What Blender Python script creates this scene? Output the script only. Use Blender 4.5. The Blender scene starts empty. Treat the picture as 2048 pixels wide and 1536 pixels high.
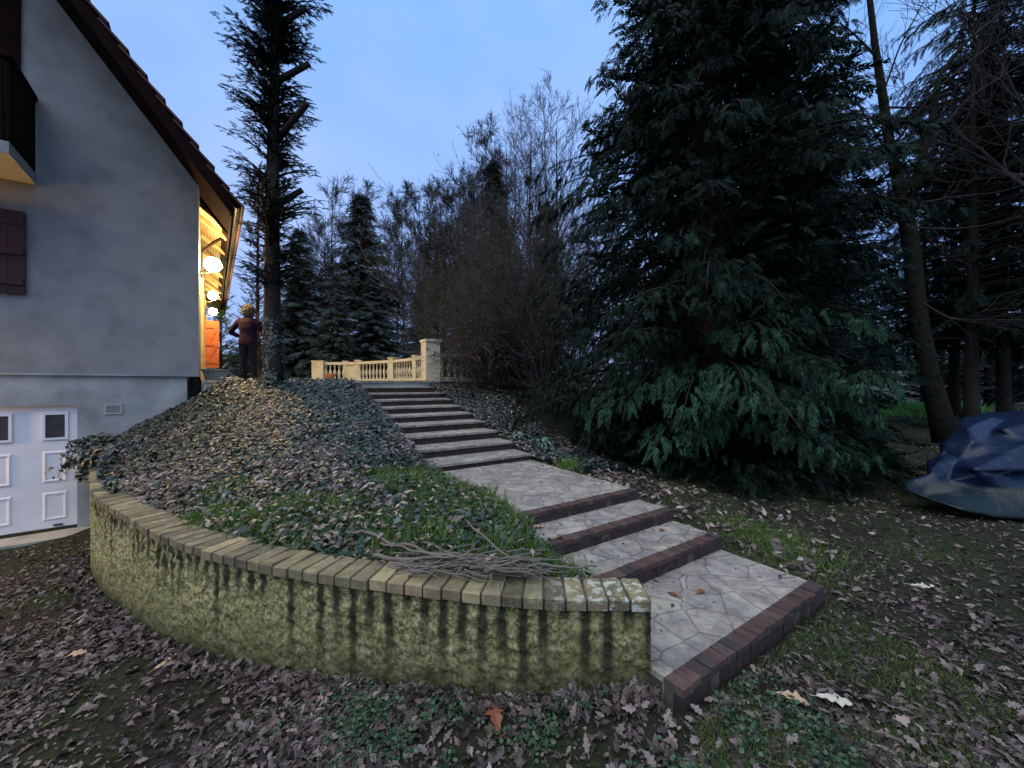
import bpy, math, random
import numpy as np
from math import radians as R, sin, cos, pi
from mathutils import Vector
rng = np.random.default_rng(7); random.seed(7)
scn = bpy.context.scene; C = scn.collection
# ------------------------------------------------------------ camera, world, sun, exposure
H0 = 1.5; F = 770.0
cam = bpy.data.cameras.new('camera'); co = bpy.data.objects.new('camera', cam); C.objects.link(co)
co.location = (0, 0, H0); co.rotation_euler = (R(90), 0, 0)
cam.sensor_width = 36; cam.lens = 36 * F / 2048; cam.clip_end = 5000; cam.clip_start = .05
scn.camera = co
SUN_EL, SUN_AZ = R(66), R(210)          # light of the brighter western sky behind the camera
w = bpy.data.worlds.new("World"); scn.world = w; w.use_nodes = True
nt = w.node_tree; nt.nodes.clear()
def wn(t, **k):
    n = nt.nodes.new(t)
    for a, b in k.items(): setattr(n, a, b)
    return n
wo = wn('ShaderNodeOutputWorld'); bg = wn('ShaderNodeBackground'); bg.inputs[1].default_value = .72
bg2 = wn('ShaderNodeBackground'); bg2.inputs[1].default_value = .05; add = wn('ShaderNodeAddShader')
sky = wn('ShaderNodeTexSky', sky_type='NISHITA', sun_disc=False, sun_elevation=R(3), sun_rotation=SUN_AZ, ozone_density=5.0)
tc = wn('ShaderNodeTexCoord'); sep = wn('ShaderNodeSeparateXYZ')
nt.links.new(tc.outputs['Generated'], sep.inputs[0])
rmp = wn('ShaderNodeValToRGB'); rmp.color_ramp.elements[0].position = 0.0; rmp.color_ramp.elements[1].position = .75
rmp.color_ramp.elements[0].color = (.20, .27, .56, 1); rmp.color_ramp.elements[1].color = (.16, .37, .76, 1)
e = rmp.color_ramp.elements.new(.32); e.color = (.22, .35, .70, 1)
nt.links.new(sep.outputs['Z'], rmp.inputs[0])
nz = wn('ShaderNodeTexNoise'); nz.inputs['Scale'].default_value = 1.5; nz.inputs['Detail'].default_value = 4; nz.inputs['Roughness'].default_value = .5
mp = wn('ShaderNodeMapping'); mp.inputs['Scale'].default_value = (1, 1, 1.8); mp.inputs['Location'].default_value = (.35, .2, .1)
nt.links.new(tc.outputs['Generated'], mp.inputs[0]); nt.links.new(mp.outputs[0], nz.inputs['Vector'])
cr = wn('ShaderNodeValToRGB'); cr.color_ramp.elements[0].position = .38; cr.color_ramp.elements[1].position = .68
nt.links.new(nz.outputs['Fac'], cr.inputs[0])
mm = wn('ShaderNodeMath', operation='MULTIPLY'); mm.inputs[1].default_value = .55; nt.links.new(cr.outputs[0], mm.inputs[0])
mx = wn('ShaderNodeMix', data_type='RGBA'); mx.inputs[7].default_value = (.42, .53, .84, 1)
nt.links.new(mm.outputs[0], mx.inputs[0]); nt.links.new(rmp.outputs[0], mx.inputs[6])
nt.links.new(mx.outputs[2], bg.inputs[0]); nt.links.new(sky.outputs[0], bg2.inputs[0])
nt.links.new(bg.outputs[0], add.inputs[0]); nt.links.new(bg2.outputs[0], add.inputs[1]); nt.links.new(add.outputs[0], wo.inputs[0])
sl = bpy.data.lights.new('dusk_sun', 'SUN'); sl.energy = 1.65; sl.angle = R(75); sl.color = (1, .95, .90)
so = bpy.data.objects.new('dusk_sun', sl); C.objects.link(so)
dv = Vector((sin(SUN_AZ) * cos(SUN_EL), cos(SUN_AZ) * cos(SUN_EL), sin(SUN_EL)))
so.rotation_euler = dv.to_track_quat('Z', 'Y').to_euler()
scn.view_settings.view_transform = 'Standard'; scn.view_settings.look = 'None'; scn.view_settings.gamma = 1
scn.view_settings.exposure = 0.85
scn.cycles.use_denoising = True; scn.cycles.max_bounces = 5; scn.cycles.diffuse_bounces = 3
scn.cycles.sample_clamp_indirect = 4; scn.cycles.caustics_reflective = False; scn.cycles.caustics_refractive = False

# ------------------------------------------------------------ helpers
def pz(px, py, z):                       # where the sight line of a photo pixel meets height z
    Y = F * (H0 - z) / (py - 768); return np.array([(px - 1024) / F * Y, Y, z])
def pY(px, py, Y):
    return np.array([(px - 1024) / F * Y, Y, H0 - (py - 768) / F * Y])
DA = np.array([-.5476, .8367]); DW = np.array([.8367, .5476])   # stair axis / width directions
def ut(u, t): return DW[0] * u + DA[0] * t, DW[1] * u + DA[1] * t
HA = np.array([.789, .614]); HB = np.array([-.614, .789]); HC = np.array([-5.9, 7.25])
HROT = math.atan2(.614, .789)
def hw(x, y): p = HC + HA * x + HB * y; return p[0], p[1]
def sstep(a, b, x): x = np.clip((x - a) / (b - a), 0, 1); return x * x * (3 - 2 * x)
_nt = np.random.default_rng(3).random((64, 64))
def vnoise(x, y, s=1.0, o=3):
    x = np.asarray(x, float) * s; y = np.asarray(y, float) * s; r = 0; a = 1; tot = 0
    for k in range(o):
        xi = np.floor(x).astype(int); yi = np.floor(y).astype(int); fx = x - xi; fy = y - yi
        fx = fx * fx * (3 - 2 * fx); fy = fy * fy * (3 - 2 * fy)
        g = lambda i, j: _nt[(xi + i) % 64, (yi + j) % 64]
        r = r + a * ((g(0, 0) * (1 - fx) + g(1, 0) * fx) * (1 - fy) + (g(0, 1) * (1 - fx) + g(1, 1) * fx) * fy)
        tot += a; a *= .5; x = x * 2.03 + 11; y = y * 2.03 + 5
    return r / tot

class MB:
    """collects vertices and faces of one mesh"""
    def __init__(s): s.V = []; s.P = []; s.n = 0; s.uv = None
    def add(s, V, faces):
        V = np.asarray(V, float).reshape(-1, 3); s.V.append(V)
        if isinstance(faces, np.ndarray): s.P.append(faces + s.n)
        else:
            d = {}
            for f in faces: d.setdefault(len(f), []).append(f)
            for k, v in d.items(): s.P.append(np.array(v) + s.n)
        s.n += len(V); return s
    def box(s, lo, hi, M=None, jit=0):
        (a, b, c), (d, e_, f) = lo, hi
        V = np.array([(a,b,c),(d,b,c),(d,e_,c),(a,e_,c),(a,b,f),(d,b,f),(d,e_,f),(a,e_,f)], float)
        if jit: V += rng.normal(0, jit, V.shape)
        if M is not None: V = M(V)
        return s.add(V, np.array([(3,2,1,0),(4,5,6,7),(0,1,5,4),(1,2,6,5),(2,3,7,6),(3,0,4,7)]))
    def prism(s, poly, lo, hi, axis=2):
        n = len(poly); out = []
        for h in (lo, hi):
            for p in poly:
                q = [p[0], p[1]]; q.insert(axis, h); out.append(q)
        fs = [tuple(range(n))[::-1], tuple(range(n, 2 * n))] + [(i, (i+1) % n, n + (i+1) % n, n + i) for i in range(n)]
        return s.add(out, fs)
    def tube(s, pts, rad, k=6, cap=True):
        pts = np.asarray(pts, float); n = len(pts); rad = np.broadcast_to(rad, (n,))
        T = np.gradient(pts, axis=0); T /= np.linalg.norm(T, axis=1)[:, None] + 1e-9
        ref = np.array([0, 0, 1.]) if abs(T[:, 2]).mean() < .8 else np.array([1., 0, 0])
        A = np.cross(T, ref); A /= np.linalg.norm(A, axis=1)[:, None] + 1e-9; B = np.cross(T, A)
        a = np.arange(k) * 2 * pi / k
        V = pts[:, None, :] + rad[:, None, None] * (np.cos(a)[None, :, None] * A[:, None, :] + np.sin(a)[None, :, None] * B[:, None, :])
        i = np.arange(n - 1)[:, None] * k; j = np.arange(k)[None, :]; j2 = (j + 1) % k
        Fq = np.stack([i + j, i + k + j, i + k + j2, i + j2], -1).reshape(-1, 4)
        s.add(V.reshape(-1, 3), Fq)
        if cap:
            s.P.append(np.array([list(range(k))]) + s.n - n * k); s.P.append(np.array([list(range(k))[::-1]]) + s.n - k)
        return s
    def lathe(s, prof, c=(0, 0, 0), k=16):
        prof = np.array(prof, float); a = np.arange(k) * 2 * pi / k; n = len(prof)
        V = np.stack([prof[:, 0, None] * np.cos(a), prof[:, 0, None] * np.sin(a), np.repeat(prof[:, 1, None], k, 1)], -1) + np.array(c)
        i = np.arange(n - 1)[:, None] * k; j = np.arange(k)[None, :]; j2 = (j + 1) % k
        s.add(V.reshape(-1, 3), np.stack([i + j, i + j2, i + k + j2, i + k + j], -1).reshape(-1, 4))
        s.P.append(np.array([list(range(k))[::-1]]) + s.n - n * k); s.P.append(np.array([list(range(k))]) + s.n - k)
        return s
    def build(s, name, mat, parent=None, smooth=False, loc=None, uv=None):
        V = np.concatenate(s.V); me = bpy.data.meshes.new(name)
        nl = sum(p.size for p in s.P); nf = sum(len(p) for p in s.P)
        me.vertices.add(len(V)); me.vertices.foreach_set('co', V.astype(np.float32).ravel())
        me.loops.add(nl); me.polygons.add(nf)
        me.loops.foreach_set('vertex_index', np.concatenate([p.ravel() for p in s.P]).astype(np.int32))
        tot = np.concatenate([np.full(len(p), p.shape[1]) for p in s.P]).astype(np.int32)
        me.polygons.foreach_set('loop_start', np.concatenate([[0], np.cumsum(tot)[:-1]]).astype(np.int32))
        me.polygons.foreach_set('loop_total', tot)
        me.polygons.foreach_set('use_smooth', np.full(nf, smooth))
        me.update(calc_edges=True); me.validate()
        if uv is not None:
            at = me.attributes.new('path', 'FLOAT_VECTOR', 'POINT'); at.data.foreach_set('vector', np.asarray(uv, np.float32).ravel())
        me.materials.append(mat)
        o = bpy.data.objects.new(name, me); C.objects.link(o)
        if parent is not None: o.parent = parent
        if loc is not None: o.location = loc
        return o
def tag(o, label=None, cat=None, group=None, kind=None):
    if label: o['label'] = label
    if cat: o['category'] = cat
    if group: o['group'] = group
    if kind: o['kind'] = kind
    return o
def empty(name, loc=(0, 0, 0), rz=0, **k):
    o = bpy.data.objects.new(name, None); C.objects.link(o); o.location = loc; o.rotation_euler = (0, 0, rz)
    return tag(o, **k)
def copy_tree(o, parent=None):
    c = o.copy(); C.objects.link(c); c.parent = parent
    for ch in list(o.children): copy_tree(ch, c)
    return c

# ------------------------------------------------------------ materials
def material(name):
    m = bpy.data.materials.new(name); m.use_nodes = True; t = m.node_tree; t.nodes.clear()
    o = t.nodes.new('ShaderNodeOutputMaterial'); b = t.nodes.new('ShaderNodeBsdfPrincipled'); t.links.new(b.outputs[0], o.inputs[0])
    return m, t, b
def nd(t, ty, ins=None, **k):
    n = t.nodes.new(ty)
    for a, b in k.items(): setattr(n, a, b)
    for a, b in (ins or {}).items():
        if hasattr(b, 'links') or isinstance(b, bpy.types.NodeSocket): t.links.new(b, n.inputs[a])
        else: n.inputs[a].default_value = b
    return n
def noise(t, vec, s, d=4, r=.55): return nd(t, 'ShaderNodeTexNoise', {'Vector': vec, 'Scale': s, 'Detail': d, 'Roughness': r}).outputs['Fac']
def ramp(t, fac, stops):
    n = nd(t, 'ShaderNodeValToRGB', {0: fac}); cr = n.color_ramp
    while len(cr.elements) < len(stops): cr.elements.new(.5)
    for e_, (p, c) in zip(cr.elements, stops):
        e_.position = p; e_.color = (c, c, c, 1) if isinstance(c, (int, float)) else (*c, 1)
    return n.outputs[0]
def mixc(t, f, a, b, mode='MIX'):
    n = nd(t, 'ShaderNodeMix', data_type='RGBA', blend_type=mode)
    for i, v in ((0, f), (6, a), (7, b)):
        if isinstance(v, bpy.types.NodeSocket): t.links.new(v, n.inputs[i])
        elif isinstance(v, (int, float)): n.inputs[i].default_value = v
        else: n.inputs[i].default_value = (*v, 1)
    return n.outputs[2]
def math_(t, op, a, b=0., c=None):
    n = nd(t, 'ShaderNodeMath', operation=op)
    for i, v in enumerate((a, b, c)):
        if v is None: continue
        if isinstance(v, bpy.types.NodeSocket): t.links.new(v, n.inputs[i])
        else: n.inputs[i].default_value = v
    return n.outputs[0]
def bump(t, b, h, st=.4, d=.01, prev=None):
    n = nd(t, 'ShaderNodeBump', {'Height': h, 'Strength': st, 'Distance': d}); t.links.new(n.outputs[0], b.inputs['Normal']); return n
def simple(name, cols, scale=3, rough=.8, bmp=.3, bscale=40, island=.0, spec=.3, bd=.01, trans=0, metal=0):
    """cols blended by noise, or chosen per island when island > 0"""
    m, t, b = material(name); v = nd(t, 'ShaderNodeTexCoord').outputs['Object']
    f = noise(t, v, scale)
    n = len(cols)
    if island:
        g = nd(t, 'ShaderNodeNewGeometry').outputs['Random Per Island']
        f = math_(t, 'ADD', math_(t, 'MULTIPLY', g, island), math_(t, 'MULTIPLY', math_(t, 'SUBTRACT', f, .5), 1.4 * (1.2 - island)))
        lo, hi = 0., 1.
    else: lo, hi = .32, .68
    c = ramp(t, f, [(lo + (hi - lo) * i / max(1, n - 1), c_) for i, c_ in enumerate(cols)])
    t.links.new(c, b.inputs['Base Color']); b.inputs['Roughness'].default_value = rough
    b.inputs['Specular IOR Level'].default_value = spec; b.inputs['Metallic'].default_value = metal
    if bmp: bump(t, b, noise(t, v, bscale, 5), bmp, bd)
    if trans:
        tr = nd(t, 'ShaderNodeBsdfTranslucent', {'Color': c}); o = [n_ for n_ in t.nodes if n_.type == 'OUTPUT_MATERIAL'][0]
        ms = nd(t, 'ShaderNodeMixShader', {0: trans}); t.links.new(b.outputs[0], ms.inputs[1]); t.links.new(tr.outputs[0], ms.inputs[2]); t.links.new(ms.outputs[0], o.inputs[0])
    return m
M = {}
M['stucco'] = simple('stucco_render', [(.22, .225, .22), (.275, .28, .27), (.31, .315, .30)], 2.3, .9, .9, 75, bd=.02)
M['base_stucco'] = simple('basement_render', [(.20, .215, .20), (.30, .32, .30), (.40, .42, .40)], 1.6, .9, .5, 70)
M['concrete'] = simple('concrete', [(.26, .25, .21), (.36, .34, .29), (.30, .31, .25)], 3, .9, .4, 60)
M['cast'] = simple('cast_stone', [(.42, .37, .24), (.58, .52, .36), (.50, .47, .34)], 4, .85, .3, 60)
M['whitedoor'] = simple('white_paint', [(.66, .66, .66), (.72, .72, .71)], 5, .45, .05, 60)
M['glass'] = simple('dark_glass', [(.03, .025, .03), (.06, .05, .05)], 8, .25, .05, 60, spec=.5)
M['darkwood'] = simple('dark_stained_wood', [(.008, .004, .004), (.014, .007, .006)], 6, .8, .3, 60, spec=.03)
M['redwood'] = simple('red_brown_wood', [(.026, .009, .009), (.038, .013, .012)], 6, .6, .3, 60)
M['orangewood'] = simple('orange_stained_wood', [(.50, .11, .025), (.62, .16, .04)], 6, .6, .2, 60)
M['pine'] = simple('pine_boards', [(.42, .30, .14), (.55, .42, .22)], 6, .6, .2, 40)
M['tile'] = simple('roof_tiles', [(.05, .022, .02), (.09, .035, .03), (.04, .03, .03)], 4, .8, .3, 50, island=.8)
M['bark'] = simple('conifer_bark', [(.020, .017, .014), (.040, .033, .027), (.026, .023, .019)], 7, .95, .9, 35, bd=.03, spec=.08)
M['bark2'] = simple('mossy_bark', [(.009, .009, .007), (.020, .020, .014), (.012, .015, .009)], 7, .95, .9, 35, bd=.03, spec=.08)
M['twig'] = simple('grey_twigs', [(.022, .020, .019), (.045, .040, .037)], 3, .9, 0, spec=.08)
M['twigb'] = simple('brown_twigs', [(.046, .045, .041), (.078, .074, .068)], 1.2, .9, 0, island=.6, spec=.08)
M['twigbirch'] = simple('birch_twigs', [(.07, .055, .065), (.10, .08, .09)], 3, .9, 0, spec=.08)
M['stick'] = simple('cut_sticks', [(.05, .042, .036), (.14, .125, .105), (.10, .075, .055), (.30, .27, .22)], 2.5, .85, .4, 60, island=.7)
M['fol_dark'] = simple('cypress_foliage', [(.002, .006, .005), (.006, .017, .011), (.026, .062, .040)], 1.3, .75, 0, island=.7, trans=.12, spec=.08)
M['fol_mid'] = simple('fresh_cypress_foliage', [(.008, .024, .014), (.032, .085, .048), (.095, .21, .115)], 1.6, .7, 0, island=.75, trans=.15, spec=.08)
M['fol_trim'] = simple('trimmed_cypress_foliage', [(.005, .011, .008), (.013, .025, .016)], 2, .8, 0, island=.7, trans=.12, spec=.08)
M['fol_far'] = simple('spruce_foliage', [(.028, .046, .046), (.052, .078, .074), (.070, .10, .085)], .5, .85, 0, island=.6, trans=.1, spec=.08)
M['fol_hedge'] = simple('hedge_foliage', [(.02, .04, .018), (.045, .075, .03)], 2, .8, 0, island=.7, trans=.1)
M['ivy'] = simple('ivy_leaves', [(.006, .014, .012), (.014, .030, .025), (.030, .056, .046), (.075, .105, .088)], 2.2, .45, 0, island=.8, spec=.5)
M['weed'] = simple('clover_leaves', [(.018, .042, .022), (.040, .088, .042), (.085, .15, .075)], 3, .6, 0, island=.8, trans=.15)
M['grassm'] = simple('grass_blades', [(.05, .10, .02), (.10, .18, .035), (.18, .26, .06)], 1.5, .6, 0, island=.8, trans=.2)
M['mossm'] = simple('moss_tufts', [(.035, .06, .02), (.07, .105, .03), (.11, .15, .04)], 1.5, .8, 0, island=.8, trans=.1)
M['lawn'] = simple('lit_far_grass', [(.10, .30, .06), (.22, .50, .13)], 1.5, .8, 0, island=.8, trans=.2)  # lighter grass green, with the light on the far clearing put into colour
M['litter'] = simple('dead_leaves', [(.012, .009, .007), (.030, .022, .019), (.060, .041, .036), (.095, .070, .063), (.165, .13, .118), (.36, .27, .20)], 1.2, .6, .2, 60, island=.85, spec=.4)
M['litter2'] = simple('pale_dead_leaves', [(.03, .021, .017), (.075, .052, .043), (.145, .105, .095), (.24, .185, .165), (.46, .36, .27)], 2, .55, .2, 60, island=.85, spec=.4)
M['copper'] = simple('copper_leaves', [(.06, .028, .02), (.11, .055, .035)], 2, .7, 0, island=.8, trans=.2)
M['terracotta'] = simple('terracotta', [(.42, .13, .06), (.52, .19, .09)], 4, .8, .2, 40)
M['planter'] = simple('grey_plastic', [(.13, .16, .15), (.17, .20, .19)], 4, .6, .1, 40)
M['white'] = simple('white_plastic', [(.75, .75, .72), (.8, .8, .78)], 4, .5, .05, 40)
M['jacket'] = simple('plum_fleece', [(.017, .004, .012), (.027, .006, .018)], 12, .95, .4, 70)
M['trouser'] = simple('black_cloth', [(.008, .008, .010), (.014, .014, .017)], 8, .95, .2, 60)
M['skin'] = simple('skin', [(.50, .32, .25), (.56, .37, .29)], 8, .6, .05, 60)
M['hair'] = simple('grey_blond_hair', [(.07, .06, .045), (.22, .19, .14)], 25, .8, .8, 60, bd=.02)
M['metal'] = simple('dark_metal', [(.03, .025, .022), (.05, .04, .035)], 6, .5, .1, 40)
M['hill'] = simple('far_hills', [(.05, .07, .06), (.08, .10, .08)], .02, 1, 0)

def brick_mat(name, cols, moss):
    m, t, b = material(name); v = nd(t, 'ShaderNodeTexCoord').outputs['Object']
    g = nd(t, 'ShaderNodeNewGeometry').outputs['Random Per Island']
    c = ramp(t, g, [(i / (len(cols) - 1), c_) for i, c_ in enumerate(cols)])
    c = mixc(t, ramp(t, noise(t, v, 14, 6, .7), [(.35, 0), (.7, .75)]), c, tuple(x * .45 for x in cols[0]))
    if moss:
        c = mixc(t, ramp(t, noise(t, v, 5, 7, .75), [(.38, 0), (.62, .5)]), c, (.060, .072, .022))
        c = mixc(t, ramp(t, noise(t, v, 16, 7, .7), [(.52, 0), (.66, .6)]), c, (.30, .27, .10))
        c = mixc(t, 1.0, c, ramp(t, math_(t, 'FRACT', math_(t, 'MULTIPLY', g, 7.3)), [(0, .52), (.5, .85), (1, 1.25)]), 'MULTIPLY')
        lx = nd(t, 'ShaderNodeSeparateXYZ', {0: v}).outputs[0]
        lf = math_(t, 'MULTIPLY', ramp(t, noise(t, v, 20, 6, .65), [(.50, 0), (.56, 1)]), nd(t, 'ShaderNodeMapRange', {0: lx, 1: .1, 2: .55, 3: .08, 4: .9}).outputs[0])
        c = mixc(t, lf, c, (.42, .45, .36))
    t.links.new(c, b.inputs['Base Color']); b.inputs['Roughness'].default_value = .85
    bump(t, b, noise(t, v, 60, 6, .7), .6, .008); return m
M['coping'] = brick_mat('coping_bricks', [(.27, .17, .10), (.15, .12, .07), (.31, .235, .12), (.20, .175, .095), (.38, .31, .15), (.11, .10, .06), (.24, .20, .11), (.17, .13, .085)], True)
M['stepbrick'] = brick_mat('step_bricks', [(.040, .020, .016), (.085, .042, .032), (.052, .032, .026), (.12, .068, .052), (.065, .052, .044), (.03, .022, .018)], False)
M['riserbrick'] = brick_mat('shaded_soiled_riser_bricks', [(.022, .012, .010), (.038, .019, .016), (.028, .017, .014), (.048, .028, .022)], False)  # darkened step bricks: riser shade and soiling both put into the colour
M['mortar'] = simple('mortar', [(.05, .048, .035), (.09, .085, .06)], 8, .95, .5, 60)

def paving_mat():
    m, t, b = material('crazy_paving'); v = nd(t, 'ShaderNodeTexCoord').outputs['Object']
    nc = nd(t, 'ShaderNodeTexNoise', {'Vector': v, 'Scale': 5.0, 'Detail': 3.0}).outputs['Color']
    wv = mixc(t, .045, v, nc, 'ADD')
    fl = nd(t, 'ShaderNodeMapping', {'Vector': wv, 'Scale': (1, 1, .001)}).outputs[0]
    d = nd(t, 'ShaderNodeTexVoronoi', {'Vector': fl, 'Scale': 4.6, 'Randomness': 1.0}, feature='DISTANCE_TO_EDGE').outputs['Distance']
    cc = nd(t, 'ShaderNodeTexVoronoi', {'Vector': fl, 'Scale': 4.6, 'Randomness': 1.0}).outputs['Color']
    sv = nd(t, 'ShaderNodeSeparateColor', {0: cc}).outputs[0]
    c = ramp(t, sv, [(0, (.24, .215, .18)), (.35, (.30, .27, .225)), (.7, (.34, .31, .26)), (1, (.27, .25, .225))])
    c = mixc(t, ramp(t, noise(t, v, 7, 7, .7), [(.36, 0), (.62, .85)]), c, (.13, .12, .105))
    c = mixc(t, ramp(t, noise(t, v, 3.2, 8, .65), [(.52, 0), (.64, .7)]), c, (.38, .355, .27))
    c = mixc(t, ramp(t, noise(t, v, 26, 5, .7), [(.56, 0), (.68, .5)]), c, (.40, .38, .33))
    jn = math_(t, 'MULTIPLY', ramp(t, d, [(.010, 1), (.040, 0)]), ramp(t, noise(t, v, 6, 5, .7), [(.35, .25), (.6, 1)]))
    c = mixc(t, math_(t, 'MULTIPLY', jn, .5), c, (.075, .07, .06))
    t.links.new(c, b.inputs['Base Color']); b.inputs['Roughness'].default_value = .62
    h = math_(t, 'ADD', ramp(t, d, [(.0, 0), (.03, .45)]), math_(t, 'MULTIPLY', noise(t, v, 22, 7, .7), 1.1))
    bump(t, b, h, .9, .02); return m
M['paving'] = paving_mat()

def ground_mat(name, bed=False):
    m, t, b = material(name); v = nd(t, 'ShaderNodeTexCoord').outputs['Object']
    c = ramp(t, noise(t, v, 14, 8, .75), [(.28, (.007, .006, .005)), (.45, (.020, .016, .012)), (.6, (.040, .031, .024)), (.78, (.085, .068, .055))])
    mo = ramp(t, noise(t, v, .9 if not bed else 1.2, 6, .65), [(.40, 0), (.54, 1)])
    mo = math_(t, 'MULTIPLY', mo, ramp(t, noise(t, v, 18, 5, .7), [(.35, .2), (.6, 1)]))
    mg = ramp(t, noise(t, v, 30, 5, .7), [(.3, (.009, .015, .006)), (.55, (.026, .042, .013)), (.8, (.070, .095, .028))])
    c = mixc(t, mo, c, mg)
    t.links.new(c, b.inputs['Base Color']); b.inputs['Roughness'].default_value = .9; b.inputs['Specular IOR Level'].default_value = .15
    bump(t, b, noise(t, v, 28, 8, .75), .9, .04); return m
M['ground'] = ground_mat('leafy_ground'); M['bed'] = ground_mat('bed_soil', True)

def roughcast_mat():
    m, t, b = material('mossy_roughcast'); v = nd(t, 'ShaderNodeTexCoord').outputs['Object']
    at = nd(t, 'ShaderNodeAttribute', attribute_name='path').outputs['Vector']
    s = nd(t, 'ShaderNodeSeparateXYZ', {0: at}); u, dep, hgt = s.outputs[0], s.outputs[1], s.outputs[2]   # metres along, below top, above foot
    c = ramp(t, noise(t, v, 46, 5, .7), [(.36, (.06, .052, .020)), (.46, (.25, .225, .10)), (.56, (.47, .43, .205)), (.70, (.70, .64, .36))])
    gm = math_(t, 'MULTIPLY', ramp(t, noise(t, v, 2.2, 6, .7), [(.42, .1), (.64, .75)]), nd(t, 'ShaderNodeMapRange', {0: hgt, 1: .05, 2: .45, 3: 1.0, 4: .45}).outputs[0])
    c = mixc(t, gm, c, mixc(t, noise(t, v, 55), (.09, .10, .022), (.34, .36, .12)))
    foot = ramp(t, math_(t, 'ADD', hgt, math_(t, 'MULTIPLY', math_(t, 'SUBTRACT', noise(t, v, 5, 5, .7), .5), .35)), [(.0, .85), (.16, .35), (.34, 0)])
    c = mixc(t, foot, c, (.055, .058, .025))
    # dark run-off stains below the coping joints
    p = .105; q = math_(t, 'DIVIDE', u, p); wob = math_(t, 'MULTIPLY', math_(t, 'SUBTRACT', noise(t, v, 6), .5), .45)
    q2 = math_(t, 'ADD', q, wob); rd = math_(t, 'ROUND', q2); off = math_(t, 'ABSOLUTE', math_(t, 'SUBTRACT', q2, rd))
    wn_ = nd(t, 'ShaderNodeTexWhiteNoise', {'W': rd}, noise_dimensions='1D').outputs['Value']
    ln = math_(t, 'ADD', math_(t, 'MULTIPLY', math_(t, 'POWER', wn_, 1.2), .62), .06)
    fade = nd(t, 'ShaderNodeMapRange', {0: math_(t, 'DIVIDE', dep, ln), 1: .35, 2: 1.1, 3: 1.0, 4: 0.0}).outputs[0]
    prox = nd(t, 'ShaderNodeMapRange', {0: off, 1: .14, 2: .36, 3: 1.0, 4: 0.0}).outputs[0]
    st = math_(t, 'MULTIPLY', math_(t, 'MULTIPLY', fade, prox), math_(t, 'ADD', .52, math_(t, 'MULTIPLY', noise(t, v, 24, 5), .95)))
    c = mixc(t, st, c, (.045, .040, .022))
    t.links.new(c, b.inputs['Base Color']); b.inputs['Roughness'].default_value = .95; b.inputs['Specular IOR Level'].default_value = .15
    bump(t, b, noise(t, v, 55, 7, .75), 1.0, .02); return m
M['roughcast'] = roughcast_mat()

def tarp_mat():
    m, t, b = material('blue_tarpaulin'); v = nd(t, 'ShaderNodeTexCoord').outputs['Object']
    z = nd(t, 'ShaderNodeSeparateXYZ', {0: v}).outputs[2]
    c = ramp(t, noise(t, v, 3, 4), [(.3, (.003, .007, .020)), (.7, (.006, .014, .038))])
    c = mixc(t, nd(t, 'ShaderNodeMapRange', {0: z, 1: .36, 2: .38, 3: 1.0, 4: 0.0}).outputs[0], c, (.005, .012, .013))
    t.links.new(c, b.inputs['Base Color']); b.inputs['Roughness'].default_value = .32; b.inputs['Specular IOR Level'].default_value = .24
    bump(t, b, noise(t, v, 6, 5, .6), .35, .05); return m
M['tarp'] = tarp_mat()
def emit(name, col, st):
    m = bpy.data.materials.new(name); m.use_nodes = True; t = m.node_tree; t.nodes.clear()
    o = t.nodes.new('ShaderNodeOutputMaterial'); e_ = nd(t, 'ShaderNodeEmission', {0: (*col, 1), 1: st}); t.links.new(e_.outputs[0], o.inputs[0]); return m
M['globe'] = emit('lit_globe', (1, .70, .32), 200)
M['bulb'] = emit('lit_bulb', (1, .56, .20), 430)
#PART2
# ------------------------------------------------------------ terrain
TS = [1.034, 1.743, 2.19, 2.588, 4.464, 4.93, 5.39, 5.85, 6.31, 6.77, 7.23, 7.69, 8.15, 8.60]
ZS = [.11, .22, .32, .415, .505, .62, .74, .86, .975, 1.09, 1.205, 1.32, 1.445, 1.57]
U0, U1 = 1.60, 3.242; ZT = 1.575
def stair_z(t): return np.interp(t, [.9, 1.3, 1.9, 2.6, 4.46, 8.7, 10], [0, .02, .14, .30, .42, 1.42, 1.48])
def gz(X, Y):
    X = np.asarray(X, float); Y = np.asarray(Y, float)
    u = DW[0] * X + DW[1] * Y; t = DA[0] * X + DA[1] * Y
    gl = np.interp(X, [-30, -7.2, -4, -2.5, -1, .5], [-1.0, -.90, -.45, -.29, -.14, -.005])
    gl = np.where(X > 0, gl + .03 * (vnoise(X, Y, .6) - .5), gl)
    sh_ = 2.6 * sstep(6.3, 8.8, t); fall = 1 - sstep(3.3 + sh_, 3.3 + sh_ + 1.4 + .33 * np.clip(t, 0, 9), u)
    zb = (stair_z(t) + .0) * fall + np.where(t > 0, .02, gl) * (1 - fall)
    left = sstep(1.2, 1.6, u)                     # left of the stairs: low yard in front of the house
    yard = 1 - sstep(9.3, 10.6, DA[0] * 0 + HB[0] * X + HB[1] * Y)
    zl = gl * yard + 1.2 * (1 - yard)
    z = zb * left + zl * (1 - left)
    z = np.where((t < .9) & (u < 3.3), np.minimum(z, gl), z)
    foot = sstep(U0 - .02, U0 + .08, u) * (1 - sstep(U1 - .10, U1 - .01, u)) * sstep(TS[0] + .0, TS[0] + .10, t)
    z = z - .42 * foot
    return z + .035 * (vnoise(X + 40, Y + 40, 1.7, 4) - .5) * np.clip(t + 2, 0, 1)
def axis(fine_lo, fine_hi, st, far):
    a = np.arange(fine_lo, fine_hi, st); g = st * 1.18 ** np.arange(1, 200); c = np.cumsum(g); c = c[c < far]
    return np.concatenate([(fine_lo - c)[::-1], a, fine_hi + c])
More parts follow.
